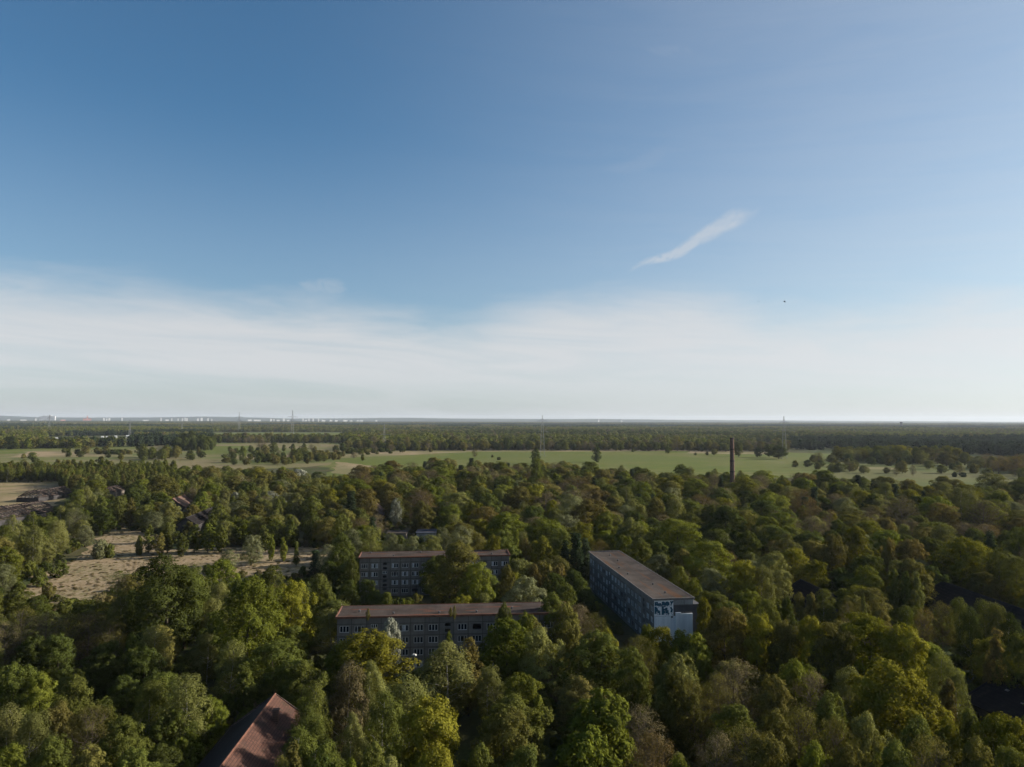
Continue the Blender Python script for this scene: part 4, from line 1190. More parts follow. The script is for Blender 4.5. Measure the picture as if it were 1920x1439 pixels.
for a in ((1487, 1240, 130, 9.5, 'round', 'fresh'), (1520, 1258, 126, 9, 'bare', 'bud'), (1452, 1268, 122, 8.5, 'round', 'olive'), (1500, 1322, 111, 11, 'bare', 'olive'), (1455, 1335, 109, 8, 'round', 'olive'), (1525, 1394, 100, 7, 'round', 'fresh'), (1622, 1338, 111, 7, 'round', 'pale'), (1590, 1398, 100, 7, 'round', 'olive'),
          (1555, 1300, 117, 8, 'round', 'mid'), (1565, 1345, 108, 7, 'bare', 'olive'), (1720, 1345, 107, 9, 'round', 'mid'), (1778, 1347, 108, 6, 'round', 'yellow'), (1745, 1384, 99, 10.5, 'bare', 'olive'), (1680, 1392, 99, 8, 'round', 'mid'), (1866, 1342, 107, 9, 'round', 'yellow'), (1905, 1350, 106, 7, 'round', 'yellow'), (1830, 1385, 99, 8, 'round', 'olive'), (1900, 1405, 95, 7, 'round', 'mid'),
          (1760, 1222, 135, 5.5, 'birch', 'pale'), (1790, 1252, 130, 6, 'birch', 'pale'), (1775, 1275, 128, 4, 'slim', 'bronze'), (1867, 1180, 146, 4.5, 'slim', 'bronze'), (1858, 1240, 152, 4, 'slim', 'bronze'), (1845, 1126, 170, 7, 'birch', 'mid'), (1870, 1132, 168, 5.5, 'birch', 'pale'), (1908, 1190, 143, 8, 'round', 'mid'), (1820, 1140, 166, 6, 'birch', 'dark'),
          (1730, 1140, 168, 8, 'bare', 'bronze'), (1700, 1140, 175, 5, 'birch', 'mid'), (1650, 1138, 178, 6, 'round', 'olive'), (1475, 1120, 190, 5, 'round', 'dark'), (1500, 1112, 196, 4.5, 'birch', 'olive'), (1545, 1105, 196, 6, 'birch', 'mid'), (1590, 1125, 182, 7, 'bare', 'olive'), (1440, 1125, 185, 7, 'round', 'mid'), (1618, 1115, 188, 2.2, 'slim', 'pale'),
          # mid right
          (1800, 1008, 247, 21, 'oak', 'yellow', "broad yellow-green oak above the long black roof at right"), (1702, 1012, 255, 15, 'oak', 'bronze'), (1668, 1010, 252, 6, 'round', 'bronze'), (1626, 1062, 219, 11, 'round', 'fresh'), (1605, 988, 264, 15, 'round', 'yellow'), (1560, 1002, 256, 11, 'oak', 'olive'), (1675, 1068, 215, 4.5, 'slim', 'mid'), (1697, 1072, 215, 4.5, 'slim', 'mid'), (1717, 1073, 215, 5, 'slim', 'pale'),
          (1690, 930, 372, 19, 'bare', 'bud', "large pinkish brown bare crown left of the orange-bronze one at right"), (1765, 944, 362, 17, 'oak', 'bronze', "orange-bronze oak between two large pinkish bare crowns at right"), (1842, 937, 353, 22, 'bare', 'bud', "large pinkish brown bare crown right of the orange-bronze one"), (1520, 934, 386, 14, 'bare', 'rust'), (1556, 956, 360, 11, 'bare', 'rust'), (1860, 888, 520, 26, 'oak', 'pale'), (1765, 893, 505, 22, 'oak', 'olive'), (1910, 990, 277, 12, 'willow', 'mid'), (1872, 1030, 236, 9, 'willow', 'mid'), (1905, 1045, 226, 9, 'willow', 'mid'),
          (1006, 858, 515, 10.5, 'poplar', 'mid', "tall columnar poplar standing in the middle of the wood"), (1137, 960, 325, 18, 'oak', 'fresh'), (1230, 934, 369, 15, 'round', 'olive'), (1362, 950, 327, 23, 'round', 'dark', "wide dark green dome in the wood beyond the graffiti block"), (1400, 997, 275, 14, 'round', 'mid'), (1268, 974, 290, 20, 'oak', 'fresh'), (1335, 1016, 236, 19, 'round', 'fresh', "wide fresh green dome directly behind the graffiti block"), (1398, 1052, 216, 13, 'round', 'yellow'), (1236, 1040, 242, 10, 'round', 'grey', "round grey-green tree touching the graffiti block's far roof edge"), (1335, 1067, 220, 10, 'round', 'grey'), (1425, 1060, 214, 8, 'birch', 'pale'), (1447, 1038, 226, 13, 'round', 'pale'), (1280, 1030, 244, 12, 'round', 'olive'), (1200, 1010, 262, 12, 'round', 'mid'), (1170, 1005, 275, 9, 'round', 'fresh'), (1300, 1085, 208, 7, 'round', 'fresh'), (1275, 1062, 222, 7, 'round', 'mid'),
          (1222, 886, 540, 20, 'round', 'pale'), (1256, 888, 540, 20, 'round', 'pale'), (1305, 890, 515, 22, 'bare', 'olive'), (1395, 894, 493, 24, 'round', 'yellow'), (1372, 905, 515, 14, 'round', 'pale'), (1340, 888, 525, 16, 'bare', 'bud'),
          # mid left
          (190, 929, 392, 9, 'slim', 'mid'), (222, 934, 390, 8, 'slim', 'mid'), (245, 934, 385, 8, 'slim', 'olive'), (150, 925, 420, 9, 'birch', 'mid'), (115, 948, 385, 6, 'birch', 'pale'), (300, 892, 473, 24, 'oak', 'olive'), (246, 914, 447, 14, 'round', 'dark'), (380, 922, 421, 11, 'slim', 'fresh'), (400, 874, 595, 22, 'oak', 'olive'), (318, 943, 385, 12, 'egg' if False else 'round', 'olive'),
          (507, 922, 448, 19, 'blossom', 'white', "wide white blossoming bush behind the sagging roof"), (528, 900, 530, 21, 'blossom', 'grey', "grey-white blossoming crown above the wide white one"), (560, 880, 600, 22, 'blossom', 'white', "farthest whitish blossoming crown left of the meadow"), (441, 923, 450, 9, 'blossom', 'white'), (606, 926, 440, 6, 'blossom', 'white'), (742, 935, 395, 8, 'blossom', 'white', "small white flowering tree behind the rear block"), (617, 916, 420, 15, 'oak', 'yellow'), (790, 915, 410, 20, 'bare', 'rust', "rusty brown bare crown between the two roof corners behind the rear block"), (750, 885, 500, 20, 'bare', 'bud'), (790, 940, 375, 13, 'round', 'olive'), (575, 908, 500, 18, 'round', 'dark'), (470, 905, 470, 14, 'round', 'dark'),
          (280, 985, 316, 6, 'slim', 'mid'), (315, 982, 318, 6, 'spruce', 'mid'), (342, 1000, 308, 6, 'slim', 'mid'), (366, 984, 318, 8, 'slim', 'mid'), (391, 982, 319, 8, 'slim', 'fresh'), (416, 985, 318, 7, 'slim', 'mid'), (300, 1000, 312, 6, 'slim', 'olive'), (510, 1003, 300, 3.5, 'slim', 'fresh'), (531, 1008, 298, 3.5, 'slim', 'fresh'), (556, 1016, 290, 3, 'spruce', 'mid'), (495, 985, 320, 6, 'slim', 'mid'), (545, 975, 330, 8, 'slim', 'mid'), (585, 960, 340, 9, 'round', 'mid'), (455, 975, 335, 8, 'slim', 'fresh'), (480, 945, 385, 13, 'round', 'olive'), (640, 965, 325, 10, 'round', 'mid'), (262, 1005, 312, 4, 'bush', 'mid'),
          # saplings on the front roof
          ):
    tz(*a)
for px, py, h in ((690, 1139, 2.8), (852, 1134, 3.4), (845, 1137, 2.4)):
    X, Y = at(px, py, ROOFH + h); tree(X, Y, h, 1.0, 'slim', 'olive', {690: "thin sapling growing on the left part of the front block's roof", 852: "taller of two saplings sprouting on the middle of the front block's roof", 845: "shorter of two saplings sprouting on the middle of the front block's roof"}[px], z=ROOFH - .25)

for a in ((574, 1306, 121, 6.5, 'birch', 'mid'), (590, 1342, 112, 7, 'birch', 'mid'), (548, 1394, 103, 4.2, 'slim', 'olive'), (562, 1366, 106, 7, 'birch', 'mid'), (530, 1420, 97, 3.4, 'birch', 'olive'), (606, 1420, 95, 7, 'round', 'dark'),
          (1800, 1122, 188, 6, 'birch', 'mid'), (1765, 1128, 186, 7, 'bare', 'olive'), (1893, 1150, 165, 6, 'birch', 'dark'), (1520, 1114, 197, 5, 'bush', 'olive'), (1815, 1330, 112, 6, 'round', 'mid'), (398, 964, 350, 8, 'round', 'mid'), (355, 978, 350, 7, 'slim', 'olive'),
          (1215, 1172, 160, 5, 'round', 'fresh'), (150, 975, 352, 9, 'birch', 'pale'), (40, 985, 330, 9, 'birch', 'pale')):
    tz(*a)

# ---- lone trees and bushes out on the fields (top, base, width in pixels)
def tf(px, pt, pb, wpx, shape, colr, label=None):
    X, Y = at(px, pb); _, _, Zt = at_far(px, pt, Y)
    tree(X, Y, max(Zt, 1.5), wpx / FPX * Y, shape, colr, label)


for a in ((890, 842, 859, 13, 'bare', 'olive', "thin brownish tree standing alone on the meadow left of the poplar"), (1119, 839, 867, 19, 'round', 'dark', "dark round tree standing alone on the meadow right of the poplar"), (935, 857, 863, 9, 'bush', 'dark', "dark low bush on the meadow right of the lone thin tree"), (923, 853, 858, 7, 'bush', 'mid', "small bush on the meadow beside the lone thin tree"), (680, 851, 865, 9, 'round', 'mid', "small round tree at the left end of the bright meadow"),
          (1005, 842, 870, 22, 'round', 'dark', "dark round tree on the meadow straight behind the poplar"), (1442, 833, 858, 24, 'oak', 'mid', None), (1460, 836, 861, 34, 'oak', 'dark', "dense dark oak clump at the right pylon's foot"), (1421, 838, 858, 16, 'round', 'dark', None), (1535, 848, 871, 30, 'bare', 'olive', "brownish green grove tree at the right end of the bright meadow"), (1592, 851, 870, 20, 'round', 'dark', None), (1385, 828, 857, 20, 'tall', 'mid', "tall dark tree beside the chimney top on the meadow's far edge"), (1339, 842, 854, 14, 'oak', 'olive', None), (1326, 847, 854, 8, 'bush', 'olive', None), (1304, 849, 854, 7, 'bush', 'mid', None),
          (1252, 836, 851, 14, 'round', 'mid', None), (1692, 864, 888, 22, 'round', 'olive', "olive tree alone on the right meadow"), (1712, 872, 893, 14, 'bare', 'bud', None), (1662, 876, 888, 15, 'round', 'olive', None), (1790, 885, 895, 12, 'bush', 'pine', "left of two blackish shrubs on the right meadow"), (1806, 886, 895, 16, 'bush', 'pine', "right of two blackish shrubs on the right meadow"), (1905, 855, 891, 40, 'bare', 'rust', "brown thinly leafed tree at the right edge of the right meadow"), (1875, 857, 874, 18, 'oak', 'yellow', None), (1822, 864, 879, 22, 'blossom', 'pale', "whitish shrub on the right meadow"), (1840, 860, 878, 20, 'bush', 'olive', None),
          (1690, 835, 868, 50, 'oak', 'yellow', None), (1650, 836, 866, 40, 'oak', 'mid', None), (1735, 839, 868, 46, 'oak', 'olive', None), (1775, 848, 874, 40, 'round', 'olive', None), (1610, 838, 862, 34, 'oak', 'mid', None), (1720, 846, 870, 22, 'round', 'dark', None), (1808, 849, 872, 26, 'oak', 'mid', None), (1645, 850, 869, 22, 'round', 'dark', None), (1578, 843, 861, 26, 'round', 'mid', None),
          (455, 837, 867, 18, 'tall', 'mid', "tall slim tree left of a clump on the straw-coloured field at left"), (487, 849, 866, 22, 'round', 'dark', None), (513, 830, 850, 20, 'round', 'mid', None), (532, 834, 847, 9, 'round', 'dark', None), (570, 831, 849, 11, 'tall', 'dark', None), (553, 843, 866, 26, 'round', 'mid', None), (490, 820, 846, 24, 'bare', 'bud', "brownish bare tree above the clump on the left fields"), (600, 844, 852, 14, 'bush', 'olive', None), (617, 850, 861, 18, 'bush', 'olive', None), (420, 852, 859, 12, 'bush', 'mid', None), (437, 850, 858, 12, 'bush', 'dark', None), (425, 858, 868, 26, 'bush', 'olive', None),
          (44, 851, 860, 12, 'bush', 'olive', "round bush alone on the straw patch at the far left"), (62, 851, 855, 5, 'bush', 'mid', None), (160, 836, 852, 20, 'round', 'olive', None), (198, 836, 852, 16, 'round', 'olive', None), (145, 842, 852, 14, 'bush', 'dark', None), (215, 843, 852, 18, 'bush', 'dark', None), (235, 842, 850, 12, 'bush', 'dark', None), (268, 832, 858, 26, 'round', 'dark', "dark round tree beside the left fields, above the young birch stand"), (285, 838, 862, 22, 'round', 'mid', None), (330, 836, 860, 20, 'tall', 'olive', None), (372, 838, 858, 9, 'slim', 'olive', None),
          (345, 812, 840, 18, 'tall', 'mid', None), (358, 808, 840, 22, 'tall', 'dark', "dark clump of trees rising between the left field strips"), (378, 815, 841, 20, 'round', 'dark', None), (20, 818, 843, 30, 'round', 'dark', None),
          (690, 848, 853, 11, 'bush', 'dark', None), (675, 849, 853, 9, 'bush', 'olive', None), (707, 848, 852, 11, 'bush', 'olive', None), (732, 846, 851, 11, 'bush', 'dark', None), (808, 841, 848, 11, 'bush', 'olive', None), (870, 841, 846, 8, 'bush', 'mid', None), (755, 832, 849, 16, 'round', 'dark', None), (1187, 842, 848, 9, 'bush', 'mid', None),
          (780, 825, 843, 20, 'round', 'dark', None), (700, 818, 842, 26, 'bare', 'bud', "reddish brown bare crown beside the left pylon of the meadow"), (682, 824, 842, 18, 'round', 'olive', None), (763, 818, 842, 18, 'bare', 'bronze', None), (805, 820, 843, 20, 'bare', 'olive', None), (850, 818, 843, 24, 'round', 'olive', None), (950, 820, 845, 18, 'tall', 'dark', None), (1235, 815, 844, 36, 'bare', 'bud', None), (1270, 817, 846, 26, 'bare', 'bronze', None)):
    tf(*a)

# ---------------------------------------------------------------- automatic fill
POLY = {
    'clear': ([(20, 1125), (60, 1085), (150, 1045), (200, 995), (290, 1000), (330, 1030), (450, 1028), (620, 1028), (618, 1072), (430, 1075), (330, 1060), (240, 1075), (200, 1115)], 330),
    'clear2': ([(-20, 945), (-20, 905), (110, 905), (112, 928), (80, 948)], 640),
    'ruin': ([(-20, 985), (-20, 932), (88, 932), (88, 960), (30, 985)], 455),
    'ruin2': ([(95, 945), (95, 910), (130, 908), (130, 940)], 540),
    'front': ([(600, 1225), (600, 1135), (1040, 1135), (960, 1190), (760, 1235), (620, 1215)], 168),
    'rear': ([(665, 1110), (672, 1032), (800, 1030), (960, 1032), (960, 1070), (800, 1075), (790, 1110)], 240),
    'gable': ([(1222, 1118), (1318, 1118), (1318, 1184), (1222, 1184)], 189),
    'rroof': ([(1102, 1028), (1165, 1028), (1312, 1122), (1226, 1124)], 190),
    'red': ([(375, 1445), (505, 1295), (560, 1300), (570, 1445)], 135),
    'dk1': ([(1440, 1122), (1490, 1078), (1550, 1105), (1535, 1125)], 224),
    'dk2': ([(1732, 1108), (1755, 1083), (1920, 1110), (1925, 1190), (1850, 1150)], 205),
    'dk3': ([(1775, 1370), (1785, 1285), (1890, 1252), (1925, 1262), (1925, 1345), (1840, 1375)], 142),
    'dk4': ([(1645, 1175), (1648, 1160), (1725, 1190), (1715, 1195)], 178),
    'lf1': ([(330, 990), (368, 975), (418, 938), (430, 950), (400, 985)], 385),
    'lf2': ([(530, 962), (562, 935), (580, 940), (570, 965)], 400),
    'r1': ([(690, 960), (695, 935), (715, 950), (712, 962)], 447),
    'r2': ([(830, 955), (828, 935), (850, 950), (846, 965)], 452),
    'ruin3': ([(204, 928), (204, 902), (234, 902), (234, 922)], 558), 'r3': ([(328, 950), (334, 921), (360, 921), (362, 940)], 480), 'flatc': ([(830, 1140), (836, 1113), (898, 1113), (906, 1140)], 195),
    'sh': ([(722, 1003), (728, 986), (815, 986), (815, 1003)], 345),
    'stack': ([(1366, 903), (1366, 820), (1382, 820), (1382, 903)], 565),
    'lampg': ([(755, 1245), (758, 1222), (785, 1222), (785, 1245)], 150),
}


def inpoly(px, py, P):
    c = False; j = len(P) - 1
    for i in range(len(P)):
        xi, yi = P[i]; xj, yj = P[j]
        if (yi > py) != (yj > py) and px < (xj - xi) * (py - yi) / (yj - yi) + xi: c = not c
        j = i
    return c


for t in T:
    if t['z'] < .5 and t['y'] < 430:
        zt_ = t['h']; zb_ = t['h'] * (.50 if t['label'] else .62)
        a_ = proj((t['x'], t['y'], zt_)); b_ = proj((t['x'], t['y'], zb_)); q_ = t['w'] * (.42 if t['label'] else .34) / t['y'] * FPX
        POLY['hand%d' % id(t)] = ([(a_[0] - q_, b_[1]), (a_[0] - q_ * .8, a_[1] + .3 * (b_[1] - a_[1])), (a_[0] - q_ * .3, a_[1]), (a_[0] + q_ * .3, a_[1]), (a_[0] + q_ * .8, a_[1] + .3 * (b_[1] - a_[1])), (a_[0] + q_, b_[1])], t['y'] - 2.5)

# footprints no tree may stand in (world polygons)
FOOT = []
for o_, a, b, c, d in ((front, -2, 57, -2, 11.5), (rear, -2, math.dist(A2, B2) + 2, -2, 11.5), (right, -3, L3 + 3, -3, D3 + 4.5)):
    cs, sn = math.cos(o_.rotation_euler.z), math.sin(o_.rotation_euler.z)
    FOOT.append([(o_.location.x + cs * u - sn * v, o_.location.y + sn * u + cs * v) for u, v in ((a, c), (b, c), (b, d), (a, d))])
for o_ in list(COL.objects):
    if o_.parent is None and o_.name.startswith(("barrack", "ruined_barrack", "shed")):
        cs, sn = math.cos(o_.rotation_euler.z), math.sin(o_.rotation_euler.z)
        xsv = [(v.co.x, v.co.y) for ch in o_.children if ch.name.startswith("wall") for v in ch.data.vertices]
        a, b = min(p[0] for p in xsv) - 1.5, max(p[0] for p in xsv) + 1.5; c, d = min(p[1] for p in xsv) - 1.5, max(p[1] for p in xsv) + 1.5
        FOOT.append([(o_.location.x + cs * u - sn * v, o_.location.y + sn * u + cs * v) for u, v in ((a, c), (b, c), (b, d), (a, d))])
CLEARW = [[at(x, y) for x, y in POLY['clear'][0]], [at(x, y) for x, y in POLY['clear2'][0]], [at(x, y) for x, y in ((596, 1225), (600, 1135), (634, 1135), (634, 1215))]]
FAR = [(-400, 700), (0, 690), (300, 720), (450, 660), (560, 640), (640, 570), (700, 640), (800, 730), (1000, 740), (1100, 680), (1290, 620), (1400, 600), (1550, 590), (1650, 530), (1760, 500), (1920, 520), (2400, 540)]

RWALL = [(1099, 1030), (1226, 1120), (1226, 1186), (1160, 1186), (1120, 1120), (1101, 1080)]
cells = {}


def put(x, y, r_):
    cells.setdefault((int(x // 12), int(y // 12)), []).append((x, y, r_))


def free(x, y, r_):
    cx_, cy_ = int(x // 12), int(y // 12)
    for i in range(-2, 3):
        for j in range(-2, 3):
            for a, b, q in cells.get((cx_ + i, cy_ + j), ()):
                if (a - x) ** 2 + (b - y) ** 2 < (r_ + q) ** 2: return False
    return True


for t in T: put(t['x'], t['y'], t['w'] * .37)
PAL = {   # screen regions -> weighted kinds
    'left': [('round', 'mid', 3), ('round', 'dark', 2), ('birch', 'pale', 2), ('bare', 'olive', 1.5), ('round', 'olive', 1.5), ('bush', 'mid', 2), ('slim', 'mid', 1)],
    'right': [('round', 'yellow', 2), ('round', 'olive', 2.5), ('round', 'fresh', 2), ('bare', 'olive', 1.5), ('bare', 'bud', .8), ('round', 'mid', 2.5), ('oak', 'olive', 1), ('birch', 'pale', .6), ('bush', 'mid', 1.5)],
    'midleft': [('slim', 'mid', .8), ('round', 'mid', 2.5), ('birch', 'pale', 1.2), ('round', 'olive', 2.6), ('oak', 'olive', 1.5), ('round', 'fresh', 1.6), ('bare', 'bud', .5), ('round', 'dark', 1), ('willow', 'grey', .8), ('round', 'pale', 1), ('oak', 'yellow', .6)],
    'mid': [('oak', 'olive', 2.2), ('round', 'mid', 2), ('oak', 'fresh', 2), ('round', 'dark', 1.5), ('bare', 'bud', 1.3), ('bare', 'rust', .5), ('oak', 'bronze', .9), ('round', 'yellow', 1.4), ('willow', 'grey', .5), ('spruce', 'pine', .15), ('round', 'pale', .8), ('birch', 'pale', .5)],
    'stand': [('slim', 'mid', 3), ('slim', 'olive', 2), ('birch', 'mid', 2), ('slim', 'fresh', 1)],
}
SIZE = dict(round=(14, 13), oak=(16, 17), birch=(14, 7.5), willow=(12, 11.5), bare=(15, 14), spruce=(15, 6), slim=(13, 5), bush=(4.5, 5.5), chestnut=(13, 10), tall=(18, 12))
n_try = 0
rr_ = np.random.default_rng(42)
for n_try in range(60000):
    Y = math.sqrt(rr_.uniform(62 ** 2, 770 ** 2)) if n_try > 14000 else math.sqrt(rr_.uniform(62 ** 2, 300 ** 2))
    X = Y * rr_.uniform(-.86, .86)
    px, py, _ = proj((X, Y, 0.0))
    if Y > np.interp(px, [p[0] for p in FAR], [p[1] for p in FAR]): continue
    reg = 'stand' if (px < 330 and Y > 560) else ('left' if px < 640 and Y < 230 else 'midleft' if px < 640 else 'right' if Y < 230 else 'mid')
    pal = PAL[reg]; wts = np.array([p[2] for p in pal]); k = rr_.choice(len(pal), p=wts / wts.sum())
    sh, colr, _ = pal[k]
    h0, w0 = SIZE[sh]; f = rr_.uniform(.78, 1.22)
    if reg == 'mid': f *= rr_.uniform(.9, 1.4)
    h = min(h0 * f * rr_.uniform(.92, 1.08), 21); w = w0 * f * rr_.uniform(.95, 1.25)
    if Y < 110: h = min(h, 10.5)
    if Y < 85: h = min(h, 7)
    if not free(X, Y, w * .37): continue
    if any(inpoly(X, Y, P) for P in FOOT) or any(inpoly(X, Y, P) for P in CLEARW): continue
    bad = False
    top = proj((X, Y, h)); hw = w * .5 / Y * FPX
    hh_ = (py - top[1]) / 2; smp = [(top[0] + u * hw * 1.05, top[1] + hh_ + v * hh_ * 1.05) for u, v in ((0, -1), (.5, -.88), (-.5, -.88), (.87, -.5), (-.87, -.5), (1, 0), (-1, 0), (0, 0), (.5, .3), (-.5, .3), (0, -.5), (.8, .6), (-.8, .6), (.95, -.25), (-.95, -.25))]
    for P, zz_ in POLY.values():
        if Y < zz_ and any(inpoly(a, b, P) for a, b in smp): bad = True; break
    if not bad and Y < 256 and (C1[0] - C2[0]) * (Y - C2[1]) - (C1[1] - C2[1]) * (X - C2[0]) < 0 and any(inpoly(a, b, RWALL) for a, b in smp): bad = True
    if bad: continue
    put(X, Y, w * .37)
    tree(X, Y, h, w, sh, colr, None, False)

def clump(poly, spacing, kinds, hh, ww, seed):
    r = np.random.default_rng(seed); W = [at(*p) for p in poly]
    x0, x1 = min(p[0] for p in W), max(p[0] for p in W); y0, y1 = min(p[1] for p in W), max(p[1] for p in W)
    n = int((x1 - x0) * (y1 - y0) / spacing ** 2 * 2.2)
    for _ in range(n):
        X, Y = r.uniform(x0, x1), r.uniform(y0, y1)
        if not inpoly(X, Y, W): continue
        f = r.uniform(.75, 1.2); w = ww * f * r.uniform(.9, 1.2)
        if not free(X, Y, w * .36): continue
        put(X, Y, w * .36); sh, c = kinds[r.integers(0, len(kinds))]
        tree(X, Y, hh * f, w, sh, c, None, False)


clump([(1565, 866), (1580, 861), (1680, 859), (1790, 864), (1815, 870), (1700, 872), (1640, 868)], 14, [('oak', 'yellow'), ('round', 'fresh'), ('round', 'pale'), ('willow', 'pale'), ('round', 'yellow'), ('bare', 'bronze')], 19, 17, 1)
clump([(1830, 880), (1850, 872), (1930, 872), (1990, 890), (1990, 896), (1890, 893)], 17, [('bare', 'rust'), ('round', 'olive'), ('willow', 'grey')], 15, 16, 2)
clump([(330, 846), (340, 836), (395, 836), (400, 846)], 16, [('tall', 'dark'), ('round', 'dark'), ('round', 'mid')], 22, 15, 3)
clump([(260, 864), (270, 858), (330, 858), (340, 864)], 24, [('round', 'dark'), ('round', 'mid'), ('oak', 'olive')], 17, 15, 4)
clump([(180, 852), (210, 848), (250, 850), (240, 854)], 16, [('bush', 'dark'), ('bush', 'olive')], 6, 10, 5)
clump([(640, 851), (650, 845), (760, 843), (740, 847), (680, 852)], 22, [('bush', 'dark'), ('bush', 'olive'), ('bush', 'mid')], 6, 11, 6)
clump([(480, 872), (490, 862), (640, 856), (650, 862), (560, 872)], 24, [('bush', 'olive'), ('round', 'mid'), ('bush', 'dark'), ('round', 'olive')], 10, 11, 7)
clump([(640, 846), (645, 840), (1000, 842), (1480, 843), (1480, 848), (1000, 845)], 17, [('round', 'dark'), ('round', 'mid'), ('oak', 'olive'), ('bare', 'bud'), ('round', 'olive'), ('oak', 'mid')], 17, 16, 8)
clump([(-40, 842), (-40, 836), (120, 834), (240, 832), (230, 836), (110, 841)], 18, [('round', 'dark'), ('round', 'mid')], 17, 15, 9)
clump([(-60, 905), (-60, 893), (330, 889), (330, 893), (120, 903)], 7.5, [('slim', 'mid'), ('slim', 'olive'), ('birch', 'mid'), ('slim', 'fresh')], 15, 7, 10)

clump([(415, 872), (430, 846), (560, 843), (690, 848), (650, 870), (540, 874)], 58, [('bush', 'olive'), ('round', 'mid'), ('bush', 'dark'), ('round', 'olive'), ('tall', 'dark'), ('bare', 'bud')], 11, 12, 11)
clump([(-40, 868), (-40, 850), (250, 846), (420, 850), (400, 866), (200, 872)], 95, [('bush', 'olive'), ('round', 'mid'), ('bush', 'dark'), ('round', 'dark')], 9, 11, 12)
clump([(1480, 885), (1490, 862), (1600, 860), (1960, 868), (1960, 905), (1700, 893)], 56, [('bush', 'olive'), ('round', 'mid'), ('round', 'dark'), ('round', 'pale'), ('bare', 'olive'), ('bush', 'pale')], 10, 13, 13)
clump([(395, 831), (395, 825), (660, 826), (660, 832)], 20, [('round', 'mid'), ('tall', 'dark'), ('round', 'olive'), ('bush', 'dark'), ('bare', 'bud')], 16, 15, 14)
clump([(640, 849), (640, 842), (820, 842), (820, 846)], 30, [('round', 'mid'), ('bush', 'dark'), ('round', 'olive'), ('bare', 'bud')], 13, 14, 15)

# ---------------------------------------------------------------- which of them show most
SC = .25; WB, HB = 480, 360
ids = np.full((HB, WB), -1, np.int32)
order = sorted(range(len(T)), key=lambda i: -T[i]['y'])
occl = sorted([(180, [(1105, 1034), (1160, 1033), (1310, 1125), (1312, 1215), (1226, 1215), (1105, 1120)]), (168, [(632, 1150), (632, 1250), (1060, 1245), (1060, 1140)]), (242, [(673, 1036), (673, 1125), (955, 1120), (955, 1034)])], key=lambda o: -o[0])
yy, xx = np.mgrid[0:HB, 0:WB]
oi_ = 0


def paint_poly(P):
    ins = np.zeros((HB, WB), bool); j = len(P) - 1
    for i in range(len(P)):
        xi, yi = P[i][0] * SC, P[i][1] * SC; xj, yj = P[j][0] * SC, P[j][1] * SC
        c = ((yi > yy) != (yj > yy)) & (xx < (xj - xi) * (yy - yi) / (yj - yi + 1e-9) + xi); ins ^= c; j = i
    ids[ins] = -2


for i in order:
    t = T[i]
    while oi_ < len(occl) and t['y'] < occl[oi_][0]: paint_poly(occl[oi_][1]); oi_ += 1
    z0 = t['z'] + t['h'] * PROTO[t['s']]['z0'] / PROTO[t['s']]['h']
    a = proj((t['x'], t['y'], z0)); b = proj((t['x'], t['y'], t['z'] + t['h']))
    cx_, cy_ = b[0] * SC, (a[1] + b[1]) / 2 * SC; sx = max(t['w'] * .47 / t['y'] * FPX * SC, .5); sy = max((a[1] - b[1]) / 2 * SC, .5)
    t['px'], t['py'] = b[0], b[1]
    x0, x1 = max(0, int(cx_ - sx)), min(WB, int(cx_ + sx) + 2); y0, y1 = max(0, int(cy_ - sy)), min(HB, int(cy_ + sy) + 2)
    if x0 >= x1 or y0 >= y1: continue
    sub = ((xx[y0:y1, x0:x1] - cx_) / sx) ** 2 + ((yy[y0:y1, x0:x1] - cy_) / sy) ** 2 < 1
    ids[y0:y1, x0:x1][sub] = i
vis = np.bincount(ids[ids >= 0], minlength=len(T))
for i, t in enumerate(T): t['vis'] = int(vis[i])
# birds, roof saplings etc. keep their place by hand label; the rest compete for the 300 largest
HIDDEN = {(-23.6, 206.9), (-27.8, 214.0), (-310.3, 1367.5), (-286.8, 1361.3), (-305.4, 1114.8), (-27.8, 218.9), (-41.2, 169.3), (332.8, 1215.4), (-152.3, 214.8), (-211.5, 1243.0), (-357.4, 1047.3), (-314.1, 980.8), (-276.5, 1056.0), (-407.4, 1158.1), (-323.9, 1314.3)}   # spots whose tree is wholly covered by nearer ones: these stay in the woods
cand = [i for i in range(len(T)) if T[i]['s'] != 'bush' and (T[i]['vis'] >= 4 or (T[i]['label'] and T[i]['vis'] >= 0))]
cand.sort(key=lambda i: (-(T[i]['label'] is not None), -T[i]['vis']))
things = set(cand[:298])
things |= {i for i in range(len(T)) if T[i]['s'] == 'bush' and T[i]['vis'] >= 3}
things = {i for i in things if T[i]['label'] or (round(T[i]['x'], 1), round(T[i]['y'], 1)) not in HIDDEN}


